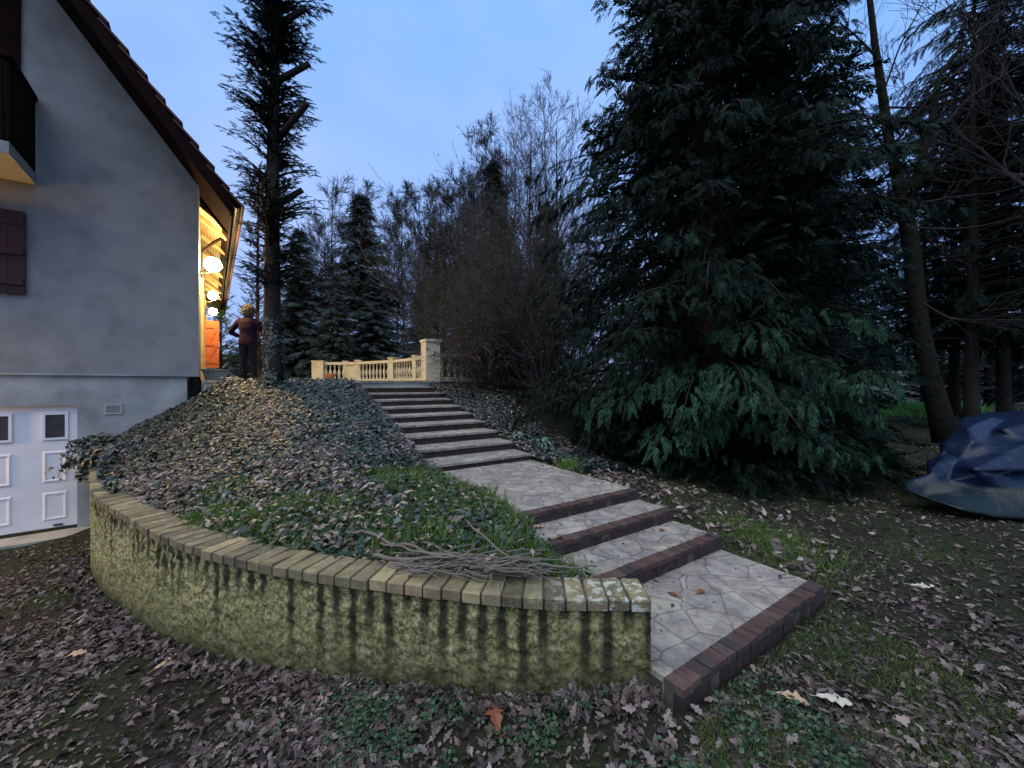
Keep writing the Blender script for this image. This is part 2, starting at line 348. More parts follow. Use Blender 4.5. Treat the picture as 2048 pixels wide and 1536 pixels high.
def grid_mesh(xs, ys, zf, keep=None):
    Xg, Yg = np.meshgrid(xs, ys); Z = zf(Xg, Yg); nx, ny = len(xs), len(ys)
    V = np.stack([Xg, Yg, Z], -1).reshape(-1, 3)
    i = (np.arange(ny - 1)[:, None] * nx + np.arange(nx - 1)[None, :]).ravel()
    Q = np.stack([i, i + 1, i + nx + 1, i + nx], -1)
    if keep is not None:
        cxy = V[Q].mean(1); Q = Q[keep(cxy[:, 0], cxy[:, 1])]
    return V, Q
V, Q = grid_mesh(axis(-7.5, 7.5, .07, 1600), axis(.3, 9, .07, 1600), gz)
g = MB().add(V, Q).build('ground', M['ground'], smooth=True); tag(g, kind='structure')
# distant hills
hb = MB(); xs = np.linspace(-1500, 1500, 120); hz = 25 + 62 * vnoise(xs + 3000, xs * 0, .006, 4)
hv = np.concatenate([np.stack([xs, 800 + 0 * xs, -5 + 0 * xs], -1), np.stack([xs, 900 + 0 * xs, hz], -1), np.stack([xs, 1400 + 0 * xs, hz * .6], -1), np.stack([xs, 1550 + 0 * xs, -5 + 0 * xs], -1)])
i = np.arange(119)[None, :] + 120 * np.arange(3)[:, None]; i = i.ravel()
hb.add(hv, np.stack([i, i + 1, i + 121, i + 120], -1)); tag(hb.build('hills', M['hill'], smooth=True), kind='structure')

# curved retaining wall -------------------------------------------------
top_px = [(1303,1198),(1158,1196),(1022,1192),(932,1181),(840,1169),(756,1159),(648,1146),(578,1135),(484,1117),(391,1092),(312,1064),(256,1031),(205,1000),(190,985),(180,965)]
ZW = .45
pl = [pz(a, b, ZW)[:2] for a, b in top_px] + [np.array([-5.3, 4.84]), np.array([-6.2, 5.66]), np.array([-6.98, 6.37])]
pl = np.array(pl)
def resample(P, step):
    for _ in range(3):
        s = np.concatenate([[0], np.cumsum(np.linalg.norm(np.diff(P, axis=0), axis=1))]); n = max(4, int(s[-1] / .05))
        P = np.stack([np.interp(np.linspace(0, s[-1], n), s, P[:, k]) for k in range(P.shape[1])], -1)
        Q_ = P.copy(); 
        for k in range(6): Q_[1:-1] = (Q_[:-2] + Q_[1:-1] * 2 + Q_[2:]) / 4
        P = Q_
    s = np.concatenate([[0], np.cumsum(np.linalg.norm(np.diff(P, axis=0), axis=1))]); n = int(round(s[-1] / step)) + 1
    return np.stack([np.interp(np.linspace(0, s[-1], n), s, P[:, k]) for k in range(P.shape[1])], -1), s[-1]
wl, WLEN = resample(pl, .012)
T_ = np.gradient(wl, axis=0); T_ /= np.linalg.norm(T_, axis=1)[:, None]
N_ = np.stack([T_[:, 1], -T_[:, 0]], -1)      # into the bed
if (N_[10] @ np.array([0, 1.])) < 0: N_ = -N_
arc = np.linspace(0, WLEN, len(wl)); THK = .21
wall = empty('garden_wall', label='low curved roughcast retaining wall topped with mossy yellow bricks, holding the ivy bed', cat='garden wall')
mb = MB(); nz_ = 62; zt_ = ZW - .058
gl_ = gz(wl[:, 0], wl[:, 1] - .1) - .25
hs = np.linspace(0, 1, nz_)
Zg = gl_[:, None] * (1 - hs) + zt_ * hs
off = .034 * (vnoise(arc[:, None] * 1 + 0 * Zg, Zg + 5, 34, 2) - .5) + .018 * (vnoise(arc[:, None] + 0 * Zg, Zg, 9, 3) - .5)
Po = wl[:, None, :] + N_[:, None, :] * (.012 - off[..., None])
Vf = np.concatenate([Po, Zg[..., None]], -1).reshape(-1, 3)
n_ = len(wl); i = (np.arange(n_ - 1)[:, None] * nz_ + np.arange(nz_ - 1)[None]).ravel()
mb.add(Vf, np.stack([i, i + 1, i + nz_ + 1, i + nz_], -1))
uvf = np.stack([arc[:, None] + 0 * Zg, zt_ - Zg, Zg - gl_[:, None] - .25], -1).reshape(-1, 3)
# back face, top and end cap
Pb = wl + N_ * (THK - .01)
Vb = np.concatenate([np.concatenate([wl + N_ * .012, np.full((n_, 1), zt_ - .001)], 1), np.concatenate([Pb, np.full((n_, 1), zt_ - .001)], 1), np.concatenate([Pb, gl_[:, None]], 1)])
i = np.arange(n_ - 1); mb.add(Vb, np.concatenate([np.stack([i, i + 1, i + n_ + 1, i + n_], -1), np.stack([i + n_, i + n_ + 1, i + 2 * n_ + 1, i + 2 * n_], -1)]))
uvb = np.concatenate([np.stack([arc, 0 * arc + (.0 if k < 2 else .6), 0 * arc + (.5 if k < 2 else 0)], -1) for k in range(3)])
eu = np.linspace(0, 1, 16); ez = np.linspace(gl_[0], zt_, 50); EU, EZ = np.meshgrid(eu, ez)
ce = wl[0] + N_[0] * .012; ce2 = Pb[0]; EP = ce + (ce2 - ce) * EU[..., None] - T_[0] * (.006 * (vnoise(EU * .2, EZ, 38, 2) - .5) * (np.sin(EU * pi) > .01))[..., None]
mb.add(np.concatenate([EP, EZ[..., None]], -1).reshape(-1, 3), np.stack([(k := (np.arange(49)[:, None] * 16 + np.arange(15)[None]).ravel()), k + 1, k + 17, k + 16], -1))
uve = np.stack([EU * .2 - .03, zt_ - EZ, EZ - gl_[0] - .25], -1).reshape(-1, 3)
mb.build('roughcast_body', M['roughcast'], wall, smooth=True, uv=np.concatenate([uvf, uvb, uve]))
# coping bricks
cb = MB(); mo = MB(); pitch = .105; nb = int(WLEN / pitch)
def at_arc(s): return np.array([np.interp(s, arc, wl[:, 0]), np.interp(s, arc, wl[:, 1])]), np.array([np.interp(s, arc, N_[:, 0]), np.interp(s, arc, N_[:, 1])])
mvb = []
for k in range(nb):
    s0, s1 = k * pitch + .004 + rng.uniform(0, .003), (k + 1) * pitch - .005 - rng.uniform(0, .003)
    (a, na), (b, nb_) = at_arc(s0), at_arc(s1)
    o_ = rng.normal(0, .004); zz = ZW + rng.normal(0, .0025); tl = rng.normal(0, .003); D = .222 * .93
    q = [a + na * (-.012 + o_), b + nb_ * (-.012 + o_), b + nb_ * D, a + na * D]
    ins = [(q[0] + q[2] - 2 * q[0]) * 0, 0]
    cen = sum(q) / 4; e_ = .006
    lo = [np.array([*p, ZW - .056]) for p in q]; mi = [np.array([*p, zz - e_]) for p in q]
    hi = [np.array([*(p + (cen - p) / np.linalg.norm(cen - p) * e_ * 1.3), zz + (tl if j in (0, 1) else -tl)]) for j, p in enumerate(q)]
    cb.add(np.array(lo + mi + hi), [(0, 1, 5, 4), (1, 2, 6, 5), (2, 3, 7, 6), (3, 0, 4, 7), (4, 5, 9, 8), (5, 6, 10, 9), (6, 7, 11, 10), (7, 4, 8, 11), (8, 9, 10, 11), (3, 2, 1, 0)])
cb.build('brick_coping', M['coping'], wall)
wi = np.concatenate([wl + N_ * .004, ]) ; wo_ = wl + N_ * .196
Vm = np.concatenate([np.concatenate([p, np.full((n_, 1), z)], 1) for p, z in ((wi, ZW - .054), (wi, ZW - .010), (wo_, ZW - .010), (wo_, ZW - .054))])[:, :]
i = np.arange(n_ - 1); mo.add(Vm, np.concatenate([np.stack([i + a * n_, i + 1 + a * n_, i + 1 + (a + 1) * n_, i + (a + 1) * n_], -1) for a in range(3)]))
mo.build('mortar_joints', M['mortar'], wall)

# planted bed -----------------------------------------------------------
inner = wl[::20] + N_[::20] * .17
cp = [(p[0], p[1], ZW - .05) for p in (wl[::60] + N_[::60] * .24) if p[0] < .3]
for t, z in ((1.55, .30), (1.9, .30), (2.3, .38), (2.6, .44), (3.2, .47), (3.9, .50), (4.5, .55), (5, .68), (5.6, .84), (6.2, 1.0), (6.8, 1.14), (7.4, 1.28), (8, 1.42), (8.6, 1.54)):
    x, y = ut(1.70, t); cp.append((x, y, z))
for lx, z in ((-1.39, .34), (-1.1, .50), (-.86, .66), (-.5, .87), (-.19, 1.05), (.1, 1.26)):
    x, y = hw(lx, -.05); cp.append((x, y, z))
for f in np.linspace(.12, 1, 6): cp.append((-5.85 + 2.48 * f, 7.28 + .79 * f, 1.50))
cp += [(-4.3, 7.0, 1.44), (-5.0, 6.6, 1.22), (-3.2, 7.2, 1.44), (-6.2, 6.3, .66), (-5.6, 5.3, .60), (-2.5, 4.6, .74), (-3.6, 5.2, .84), (-1.2, 3.3, .56), (-.6, 2.9, .50), (.1, 2.5, .44)]
cp = np.array(cp)
def tps(r2): return np.where(r2 > 1e-12, .5 * r2 * np.log(r2 + 1e-12), 0)
D2 = ((cp[:, None, :2] - cp[None, :, :2]) ** 2).sum(-1); nC = len(cp)
Am = np.zeros((nC + 3, nC + 3)); Am[:nC, :nC] = tps(D2) + np.eye(nC) * .02; Am[:nC, nC] = 1; Am[:nC, nC+1:] = cp[:, :2]; Am[nC:, :nC] = Am[:nC, nC:].T
sol = np.linalg.solve(Am, np.concatenate([cp[:, 2], [0, 0, 0]]))
def bz(X, Y):
    X = np.asarray(X, float); Y = np.asarray(Y, float); sh = X.shape; P = np.stack([X.ravel(), Y.ravel()], -1)
    z = tps(((P[:, None] - cp[None, :, :2]) ** 2).sum(-1)) @ sol[:nC] + sol[nC] + P @ sol[nC + 1:]
    return (z + .05 * (vnoise(P[:, 0] + 9, P[:, 1] + 9, 3, 3) - .5)).reshape(sh)
bed_poly = list(inner) + [np.array(hw(-1.5, .02)), np.array(hw(-.0, .02)), np.array([-5.85, 7.33]), np.array([-3.37, 8.12])] + [np.array(ut(1.64, t)) for t in (8.7, 4.4, 2.6, 1.5)]
bed_poly = np.array(bed_poly)
def inside(poly, X, Y):
    X = np.asarray(X); Y = np.asarray(Y); r = np.zeros(X.shape, bool); n = len(poly); j = n - 1
    for i in range(n):
        xi, yi = poly[i]; xj, yj = poly[j]
        c = ((yi > Y) != (yj > Y)) & (X < (xj - xi) * (Y - yi) / (yj - yi + 1e-12) + xi); r ^= c; j = i
    return r
in_bed = lambda X, Y: inside(bed_poly, X, Y)
V, Q = grid_mesh(np.arange(-7.3, .9, .05), np.arange(1.9, 8.3, .05), bz, in_bed)
tag(MB().add(V, Q).build('bed_soil', M['bed'], smooth=True), kind='structure')

# stairs ----------------------------------------------------------------
stairs = empty('garden_stairs', label='wide garden stairway of crazy paving treads with red brick edges climbing to the terrace', cat='stairs')
def SM(V): V = np.asarray(V, float); x, y = ut(V[:, 0], V[:, 1]); return np.stack([x, y, V[:, 2]], -1)
for k in range(13):
    t0, t1 = TS[k], TS[k + 1]; z = ZS[k]; zp = ZS[k - 1] if k else -.12
    low = k < 4
    step = MB()
    if low:
        step.box((U0 + .004, t0 + .099, z - .25), (U1 - .003, t1 + .03, z), SM)
        st = step.build('step', M['paving'], stairs)
        eb = MB(); rb = MB(); n = 21; bw = (U1 - U0) / n
        for i in range(n):
            d_ = rng.normal(0, .002, 3)
            eb.box((U0 + i * bw + .0025, t0 + d_[0], z - .032), (U0 + (i + 1) * bw - .0025, t0 + .094, z + .002 + d_[1] * 1.3), SM, .0018)
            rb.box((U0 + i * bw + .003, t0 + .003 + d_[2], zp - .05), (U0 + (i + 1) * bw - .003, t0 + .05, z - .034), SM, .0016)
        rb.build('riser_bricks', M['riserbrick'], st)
        if k == 0: eb.box((U0 - .0, t0 + .11, -.15), (U0 + .0035, t1, z - .03), SM)
        eb.build('brick_edging', M['stepbrick'], st)
        mj = MB().box((U0 + .002, t0 + .006, zp - .05), (U1 - .002, t0 + .1, z - .005), SM); mj.build('mortar_joints', M['mortar'], st)
    else:
        step.box((U0 + .003, t0 - .012, z - .032), (U1 + .004, t1 + .03, z), SM, .0008)
        st = step.build('step', M['paving'], stairs)
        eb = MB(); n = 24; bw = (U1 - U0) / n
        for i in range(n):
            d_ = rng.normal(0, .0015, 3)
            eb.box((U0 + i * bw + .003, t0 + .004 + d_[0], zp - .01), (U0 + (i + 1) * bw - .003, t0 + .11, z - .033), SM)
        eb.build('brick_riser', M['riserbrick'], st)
        MB().box((U0 + .002, t0 + .012, zp - .15), (U1 - .002, t1 + .1, z - .0335), SM).build('mortar_joints', M['mortar'], st)

# terrace ---------------------------------------------------------------
ter = empty('terrace', label='raised paved terrace in front of the house at the head of the stairs', cat='terrace')
tp = [np.array(hw(-.0, .03)) + np.array([.04, .02]), np.array([-5.2, 7.46]), np.array([-3.37, 8.07]), np.array(ut(3.6, 8.6)), np.array(ut(3.9, 9.3)), np.array(ut(6.8, 9.3)), np.array(ut(6.8, 9.8)), np.array([-2.2, 10.6]), np.array([-3.0, 12.3]), np.array([-5.0, 14.1]), np.array([-7.4, 14.3]), np.array(hw(1.8, 12.2)), np.array(hw(.01, 12.2))]
MB().prism(tp, ZT - .05, ZT).build('terrace_paving', M['paving'], ter)
tq = [p + (np.array([-5., 10.5]) - p) / np.linalg.norm(np.array([-5., 10.5]) - p) * .03 for p in tp]
MB().prism(tq, .6, ZT - .0505).build('terrace_edge', M['base_stucco'], ter)

# balustrade ------------------------------------------------------------
bal = empty('balustrade', label='lamplit cream cast-stone balustrade with turned balusters along the far terrace edge', cat='balustrade')
BALP = [(.000,.036),(.05,.036),(.06,.022),(.10,.030),(.16,.046),(.22,.050),(.28,.040),(.34,.024),(.39,.020),(.41,.030),(.43,.022),(.47,.036),(.50,.036)]
BALP = [(r, z) for z, r in BALP]
bmesh_ = None
def baluster(x, y, z, parent):
    global bmesh_
    if bmesh_ is None:
        o = MB().lathe(BALP, k=10).build('baluster', M['cast'], parent, smooth=True); bmesh_ = o.data
    else:
        o = bpy.data.objects.new('baluster', bmesh_); C.objects.link(o); o.parent = parent
    o.location = (x, y, z)
def bar(mbx, a, b, z0, z1, wd, ext=0):
    a = np.array(a, float); b = np.array(b, float); d = (b - a) / np.linalg.norm(b - a); n = np.array([-d[1], d[0]]); a = a - d * ext; b = b + d * ext
    P = [a - n * wd, b - n * wd, b + n * wd, a + n * wd]
    mbx.add([(*p, z0) for p in P] + [(*p, z1) for p in P], [(3,2,1,0),(4,5,6,7),(0,1,5,4),(1,2,6,5),(2,3,7,6),(3,0,4,7)])
def section(a, b, parent, nb, post_b=True, post_w=.10, solid=False):
    a = np.array(a, float); b = np.array(b, float); L = np.linalg.norm(b - a); d = (b - a) / L; z = ZT
    m1 = MB(); bar(m1, a, b, z + .60, z + .655, .085); bar(m1, a, b, z + .655, z + .69, .07); m1.build('top_rail', M['cast'], parent)
    m2 = MB(); bar(m2, a, b, z - .01, z + .07, .085); bar(m2, a, b, z + .07, z + .10, .065); m2.build('bottom_rail', M['cast'], parent)
    if solid:
        m3 = MB(); bar(m3, a, b, z + .099, z + .601, .03)
        m3.build('solid_panel', M['cast'], parent)
        m4 = MB(); bar(m4, a + d * .1, b - d * .1, z + .2, z + .5, .042); m4.build('raised_field', M['cast'], parent)
    else:
        for i in range(nb):
            p = a + d * L * (i + .5) / nb; baluster(p[0], p[1], z + .1, parent)
def post(p, parent, wd=.11, h=.74, ang=0):
    m = MB(); c_, s_ = cos(ang), sin(ang)
    def Mx(V): V = np.asarray(V); return np.stack([p[0] + V[:, 0] * c_ - V[:, 1] * s_, p[1] + V[:, 0] * s_ + V[:, 1] * c_, V[:, 2]], -1)
    m.box((-wd, -wd, ZT - .01), (wd, wd, ZT + h), Mx); m.box((-wd - .02, -wd - .02, ZT + h + .0005), (wd + .02, wd + .02, ZT + h + .035), Mx); m.box((-wd - .015, -wd - .015, ZT - .012), (wd + .015, wd + .015, ZT + .06), Mx)
    m.build('post', M['cast'], parent)
BP = [(-6.75, 13.5), (-5.85, 13.55), (-5.32, 13.35), (-3.80, 12.35), (-2.74, 11.1), (-1.95, 9.75)]
post(BP[0], bal, .19, .70, .1); section(BP[0], BP[1], bal, 6); post(BP[1], bal, .07, .70)
section(BP[1], BP[2], bal, 3, solid=True); post(BP[2], bal, .09, .72)
section(BP[2], BP[3], bal, 10); post(BP[3], bal, .12, .74, -.6)
section(BP[3], BP[4], bal, 9); post(BP[4], bal, .10, .72, -.8); section(BP[4], BP[5], bal, 8)
bal2 = empty('balustrade', label='short cream balustrade run half hidden by the twiggy bush right of the tall pillar', cat='balustrade')
pa, pb = np.array(ut(3.72, 9.0)), np.array(ut(5.3, 9.0)); section(pa, pb, bal2, 9); post(pb, bal2, .11, .74, HROT - .08)
# tall pillar at stair head
pil = empty('gate_pillar', label='tall square stone pillar with recessed panel at the right of the top step', cat='pillar')
m = MB(); cx, cy = ut(3.45, 8.86)
ang = math.atan2(DW[1], DW[0])
def PM(V): V = np.asarray(V); return np.stack([cx + V[:, 0] * cos(ang) - V[:, 1] * sin(ang), cy + V[:, 0] * sin(ang) + V[:, 1] * cos(ang), V[:, 2]], -1)
pw = .17
m.box((-pw, -pw, ZT - .5), (pw, pw, ZT + .93), PM); m.build('shaft', M['cast'], pil)
m = MB(); m.box((-pw - .03, -pw - .03, ZT + .93), (pw + .03, pw + .03, ZT + .99), PM); m.build('cap', M['cast'], pil)
m = MB()
for a_ in ((-pw - .012, -pw, -pw + .001, -pw + .05), (-pw - .012, pw - .05, -pw + .001, pw)): m.box((a_[0], a_[1], ZT + .02), (a_[2], a_[3], ZT + .929), PM)
m.box((-pw - .012, -pw + .05, ZT + .02), (-pw + .001, pw - .05, ZT + .08), PM); m.box((-pw - .012, -pw + .05, ZT + .87), (-pw + .001, pw - .05, ZT + .929), PM)
m.build('panel_frame', M['cast'], pil)

# house -----------------------------------------------------------------
house = empty('house', (HC[0], HC[1], 0), HROT, label='grey rendered gabled house with brown eaves, white garage door and wooden balcony', cat='house')
SL = 1.37; ZE = 5.22; LEN = 12.3; HWd = 4.6
up = MB(); zl_ = 1.64
up.prism([(0, zl_), (0, ZE), (-HWd, ZE + HWd * SL), (-2 * HWd, ZE), (-2 * HWd, zl_)], 0, .25, axis=1)
up.build('gable_wall', M['stucco'], house)
MB().box((-.25, .25, zl_), (0, LEN, ZE)).build('side_wall', M['stucco'], house)
MB().box((-2 * HWd, LEN - .01, .5), (-.26, LEN + .2, ZE)).build('rear_wall', M['stucco'], house)
bs = MB(); XJ = -1.55; XD = -3.95; ZB = -1.2; zl2 = zl_ - .003
bs.box((XJ, .035, ZB), (-.17, .3, zl2)); bs.box((-2 * HWd + .1, .035, ZB), (XD, .3, zl2)); bs.box((XD + .0005, .035, 1.15), (XJ - .0005, .3, zl2))
bs.box((-.42, .3, ZB), (-.175, LEN - .2, zl2)); bs.build('basement_wall', M['base_stucco'], house)
MB().box((XD - .3, -.42, ZB), (XJ + .25, .16, -.86)).build('door_threshold', M['concrete'], house)
gd = MB(); gy = .11; gd.box((XD, gy, -.85), (XJ, gy + .04, 1.15)); garage = gd.build('garage_door', M['whitedoor'], house)
for c_ in range(4):
    xr = XJ - .11 - c_ * .58; xl = xr - .28
    for za, zb_ in ((-.70, -.24), (-.09, .42)):
        e_ = .03; pn = MB()
        pn.add([(xl, gy - .001, za), (xr, gy - .001, za), (xr, gy - .001, zb_), (xl, gy - .001, zb_), (xl + e_, gy - .014, za + e_), (xr - e_, gy - .014, za + e_), (xr - e_, gy - .014, zb_ - e_), (xl + e_, gy - .014, zb_ - e_),
                (xl + 2 * e_, gy - .003, za + 2 * e_), (xr - 2 * e_, gy - .003, za + 2 * e_), (xr - 2 * e_, gy - .003, zb_ - 2 * e_), (xl + 2 * e_, gy - .003, zb_ - 2 * e_)],
               [(0,1,5,4),(1,2,6,5),(2,3,7,6),(3,0,4,7),(4,5,9,8),(5,6,10,9),(6,7,11,10),(7,4,8,11),(8,9,10,11)])
        pn.build('raised_panel', M['whitedoor'], garage)
    wf_ = MB(); za, zb_ = .60, 1.04
    for b_ in ((xl, za, xr, za + .035), (xl, zb_ - .035, xr, zb_), (xl, za + .035, xl + .035, zb_ - .035), (xr - .035, za + .035, xr, zb_ - .035)): wf_.box((b_[0], gy - .022, b_[1]), (b_[2], gy - .0005, b_[3]))
    f_ = wf_.build('window_frame', M['whitedoor'], garage)
    MB().box((xl + .036, gy - .008, za + .036), (xr - .036, gy - .001, zb_ - .036)).build('window_pane', M['glass'], garage)
hd = MB(); hd.box((XJ - .27, gy - .03, -.79), (XJ - .17, gy - .002, -.765)); hd.build('handle', M['metal'], garage)
# floor band shadow drip
MB().box((-2 * HWd, -.012, zl_ - .0), (-.002, -.001, zl_ + .03)).build('drip_edge', M['base_stucco'], house)
vt = MB(); vx, vz = -1.13, 1.07
for b_ in ((vx - .11, vz - .085, vx + .11, vz - .06), (vx - .11, vz + .06, vx + .11, vz + .085), (vx - .11, vz - .06, vx - .085, vz + .06), (vx + .085, vz - .06, vx + .11, vz + .06)): vt.box((b_[0], .015, b_[1]), (b_[2], .034, b_[3]))
for k in range(5): vt.box((vx - .085, .020, vz - .055 + k * .023), (vx + .085, .034, vz - .045 + k * .023))
vt.build('vent_grille', simple('vent_paint', [(.34, .33, .29), (.4, .38, .33)], 5), house)
# roof slabs
EO, GO = .47, .95
roof = empty('roof'); roof.parent = house
def roof_slab(x_e, sgn, y0, y1, th, dz, mat, name, parent, inset=0):
    # sgn +1: right slope; from eave (x = x_e) up to the ridge
    ze = ZE - EO * SL + dz; rx = -HWd; rz = ZE + HWd * SL + dz
    ex = EO if sgn > 0 else -2 * HWd - EO
    return MB().prism([(ex, ze), (rx, rz), (rx, rz + th), (ex, ze + th)], y0, y1, axis=1).build(name, mat, parent)
m = MB()
for ex, ze_, rx, rz in ((EO - .02, ZE - EO * SL, -HWd, ZE + HWd * SL), (-2 * HWd - EO, ZE - EO * SL, -HWd - .0005, ZE + HWd * SL)):
    m.prism([(ex, ze_ + .03), (rx, rz + .03), (rx, rz + .13), (ex, ze_ + .13)], -GO, LEN + .5, axis=1)
m.build('boarding', M['darkwood'], roof)
m = MB(); Lr = math.hypot(HWd + EO, (HWd + EO) * SL); nrow = 24; ux, uz = -1 / math.hypot(1, SL), SL / math.hypot(1, SL); px_, pz_ = uz, -ux
for k in range(nrow):
    s0, s1 = k * Lr / nrow - .05, (k + 1) * Lr / nrow + .03
    for sg, ex in ((1, EO), (-1, -2 * HWd - EO)):
        b0 = (ex + sg * ux * s0 + sg * px_ * .165, ZE - EO * SL + uz * s0 + pz_ * .165); b1 = (ex + sg * ux * s1 + sg * px_ * .10, ZE - EO * SL + uz * s1 + pz_ * .10)
        jj = rng.normal(0, .004)
        m.prism([b0, b1, (b1[0] + sg * px_ * .03, b1[1] + pz_ * .03), (b0[0] + sg * px_ * .035, b0[1] + pz_ * .035 + jj)], -GO - .045 + rng.normal(0, .008), LEN + .55, axis=1)
m.build('tile_rows', M['tile'], roof)
m = MB(); m.prism([(EO - .0, ZE - EO * SL - .10), (-HWd, ZE + HWd * SL - .10), (-HWd, ZE + HWd * SL + .19), (EO - .0, ZE - EO * SL + .19)], -GO - .03, -GO - .001, axis=1)
m.prism([(-2 * HWd - EO, ZE - EO * SL - .10), (-HWd - .001, ZE + HWd * SL - .10), (-HWd - .001, ZE + HWd * SL + .19), (-2 * HWd - EO, ZE - EO * SL + .19)], -GO - .03, -GO - .001, axis=1)
m.build('barge_board', M['darkwood'], roof)
ge = MB(); a_ = np.linspace(pi, 2 * pi, 9); gx, gz_ = EO + .075, ZE - EO * SL + .12
out = [(gx + .085 * cos(t), gz_ + .085 * sin(t)) for t in a_] + [(gx + .07 * cos(t), gz_ + .07 * sin(t)) for t in a_[::-1]]
ge.prism(out, -GO, LEN + .5, axis=1); ge.build('gutter', M['metal'], roof)
MB().box((EO - .02, -GO, ZE - EO * SL - .12), (EO + .005, LEN + .5, ZE - EO * SL + .12)).build('fascia', M['darkwood'], roof)
# lit eave soffit of pale boards, starting a little behind the gable
sf = MB(); nbd = 8
for k in range(nbd):
    x0, x1 = .0 + k * .44 / nbd + .003, .0 + (k + 1) * .44 / nbd - .003
    z0, z1 = 5.02 - x0 * .8, 5.02 - x1 * .8
    y0 = .51
    for (ya, yb) in ((y0, 3.4), (3.41, 6.5), (6.51, LEN)):
        sf.add([(x0, ya, z0), (x1, ya, z1), (x1, yb, z1), (x0, yb, z0), (x0, ya, z0 + .02), (x1, ya, z1 + .02), (x1, yb, z1 + .02), (x0, yb, z0 + .02)], [(0,1,5,4),(1,2,6,5),(2,3,7,6),(3,0,4,7),(0,3,2,1),(4,5,6,7)])
sf.build('soffit_boards', M['pine'], roof)
for y in np.arange(.9, LEN, 1.25): MB().add([(0.003, y, 5.00), (.44, y, 4.66), (.44, y + .07, 4.66), (0.003, y + .07, 5.00), (0.003, y, 4.90), (.44, y, 4.58), (.44, y + .07, 4.58), (0.003, y + .07, 4.90)], [(0,1,5,4),(1,2,6,5),(2,3,7,6),(3,0,4,7),(3,2,1,0),(4,5,6,7)]).build('rafter_tail', M['pine'], roof)
# eave braces near the corner
brc = MB(); brc.tube([(.02, 1.0, 4.25), (.22, 1.0, 4.5), (.40, 1.0, 4.66)], .03, 4); brc.build('eave_brace', M['darkwood'], house)
MB().prism([(.001, 5.11), (.001, ZE + .02), (EO - .025, ZE - EO * SL + .05), (EO - .025, 4.56)], .45, .50, axis=1).build('eave_lamp_baffle', M['darkwood'], roof)  # added board that blocks lamp light from the rake overhang
# side wall joinery: door frames and the far orange shutter
sd = MB()
for y in (1.6, 2.9, 4.3, 7.2, 8.6): sd.box((.0005, y, ZT + .002), (.05, y + .09, 3.75))
for y in (1.6, 4.3, 7.2): sd.box((.0005, y, 3.7502), (.055, y + 1.39, 3.84))
sd.build('door_frames', M['pine'], house)
MB().box((.0005, 1.7, ZT + .003), (.012, 2.89, 3.749)).build('french_door', simple('lit_door_paint', [(.7, .68, .6), (.75, .72, .64)], 4, .5), house)
def shutter(name, x0, x1, y, z0, z1, mat, parent, n=3, side=1):
    s = MB(); wd = (x1 - x0) / n
    for k in range(n): s.box((x0 + k * wd + .002, y, z0), (x0 + (k + 1) * wd - .002, y + .03, z1))
    o = s.build(name, mat, parent)
    b_ = MB(); dy = -.022
    for zc in (z0 + .18, (z0 + z1) / 2, z1 - .18): b_.box((x0 + .02, y + dy, zc - .04), (x1 - .02, y - .0005, zc + .04))
    if side:
        for (za, zb_) in ((z0 + .22, (z0 + z1) / 2 - .04), ((z0 + z1) / 2 + .04, z1 - .22)):
            b_.add([(x0 + .03, y - .02, za), (x0 + .10, y - .02, za), (x1 - .03, y - .02, zb_), (x1 - .10, y - .02, zb_), (x0 + .03, y - .001, za), (x0 + .10, y - .001, za), (x1 - .03, y - .001, zb_), (x1 - .10, y - .001, zb_)], [(0,1,2,3),(0,4,5,1),(1,5,6,2),(2,6,7,3),(3,7,4,0)])
    b_.build('shutter_battens', mat, o); return o
so_ = shutter('shutter', .04, .36, 5.0, 1.98, 3.36, M['orangewood'], house); so_['label'] = 'open orange batten shutter lit by the porch lamps'
sd_ = shutter('shutter', XJ - .51 - 1.05, XJ - .52, -.05, 2.88, 4.15, M['redwood'], house, 6, 0); sd_['label'] = 'closed-back red-brown shutter lying open on the gable wall'
# balcony
bc = empty('balcony'); bc.parent = house
XB = XJ - .42; 
MB().box((XB - 4, -1.05, 4.615), (XB, -.0005, 4.78)).build('balcony_slab', M['stucco'], bc)
br = MB(); 
for k in range(28): br.box((XB - .062 - .14 * (k + 1), -1.03, 4.80), (XB - .065 - .14 * k, -1.005, 5.92))
for k in range(7): br.box((XB - .035, -1.002 + .141 * k, 4.79), (XB - .010, -.863 + .141 * k, 5.92))
br.box((XB - 4, -1.06, 5.921), (XB, -.98, 6.0)); br.box((XB - .06, -.98, 5.921), (XB + .01, -.001, 6.0))
br.build('balcony_railing', M['darkwood'], bc)
bd = MB(); bd.box((XB - 1.9, -.03, 4.79), (XB - .16, -.0005, 7.6)); bd.build('balcony_door', M['darkwood'], bc)
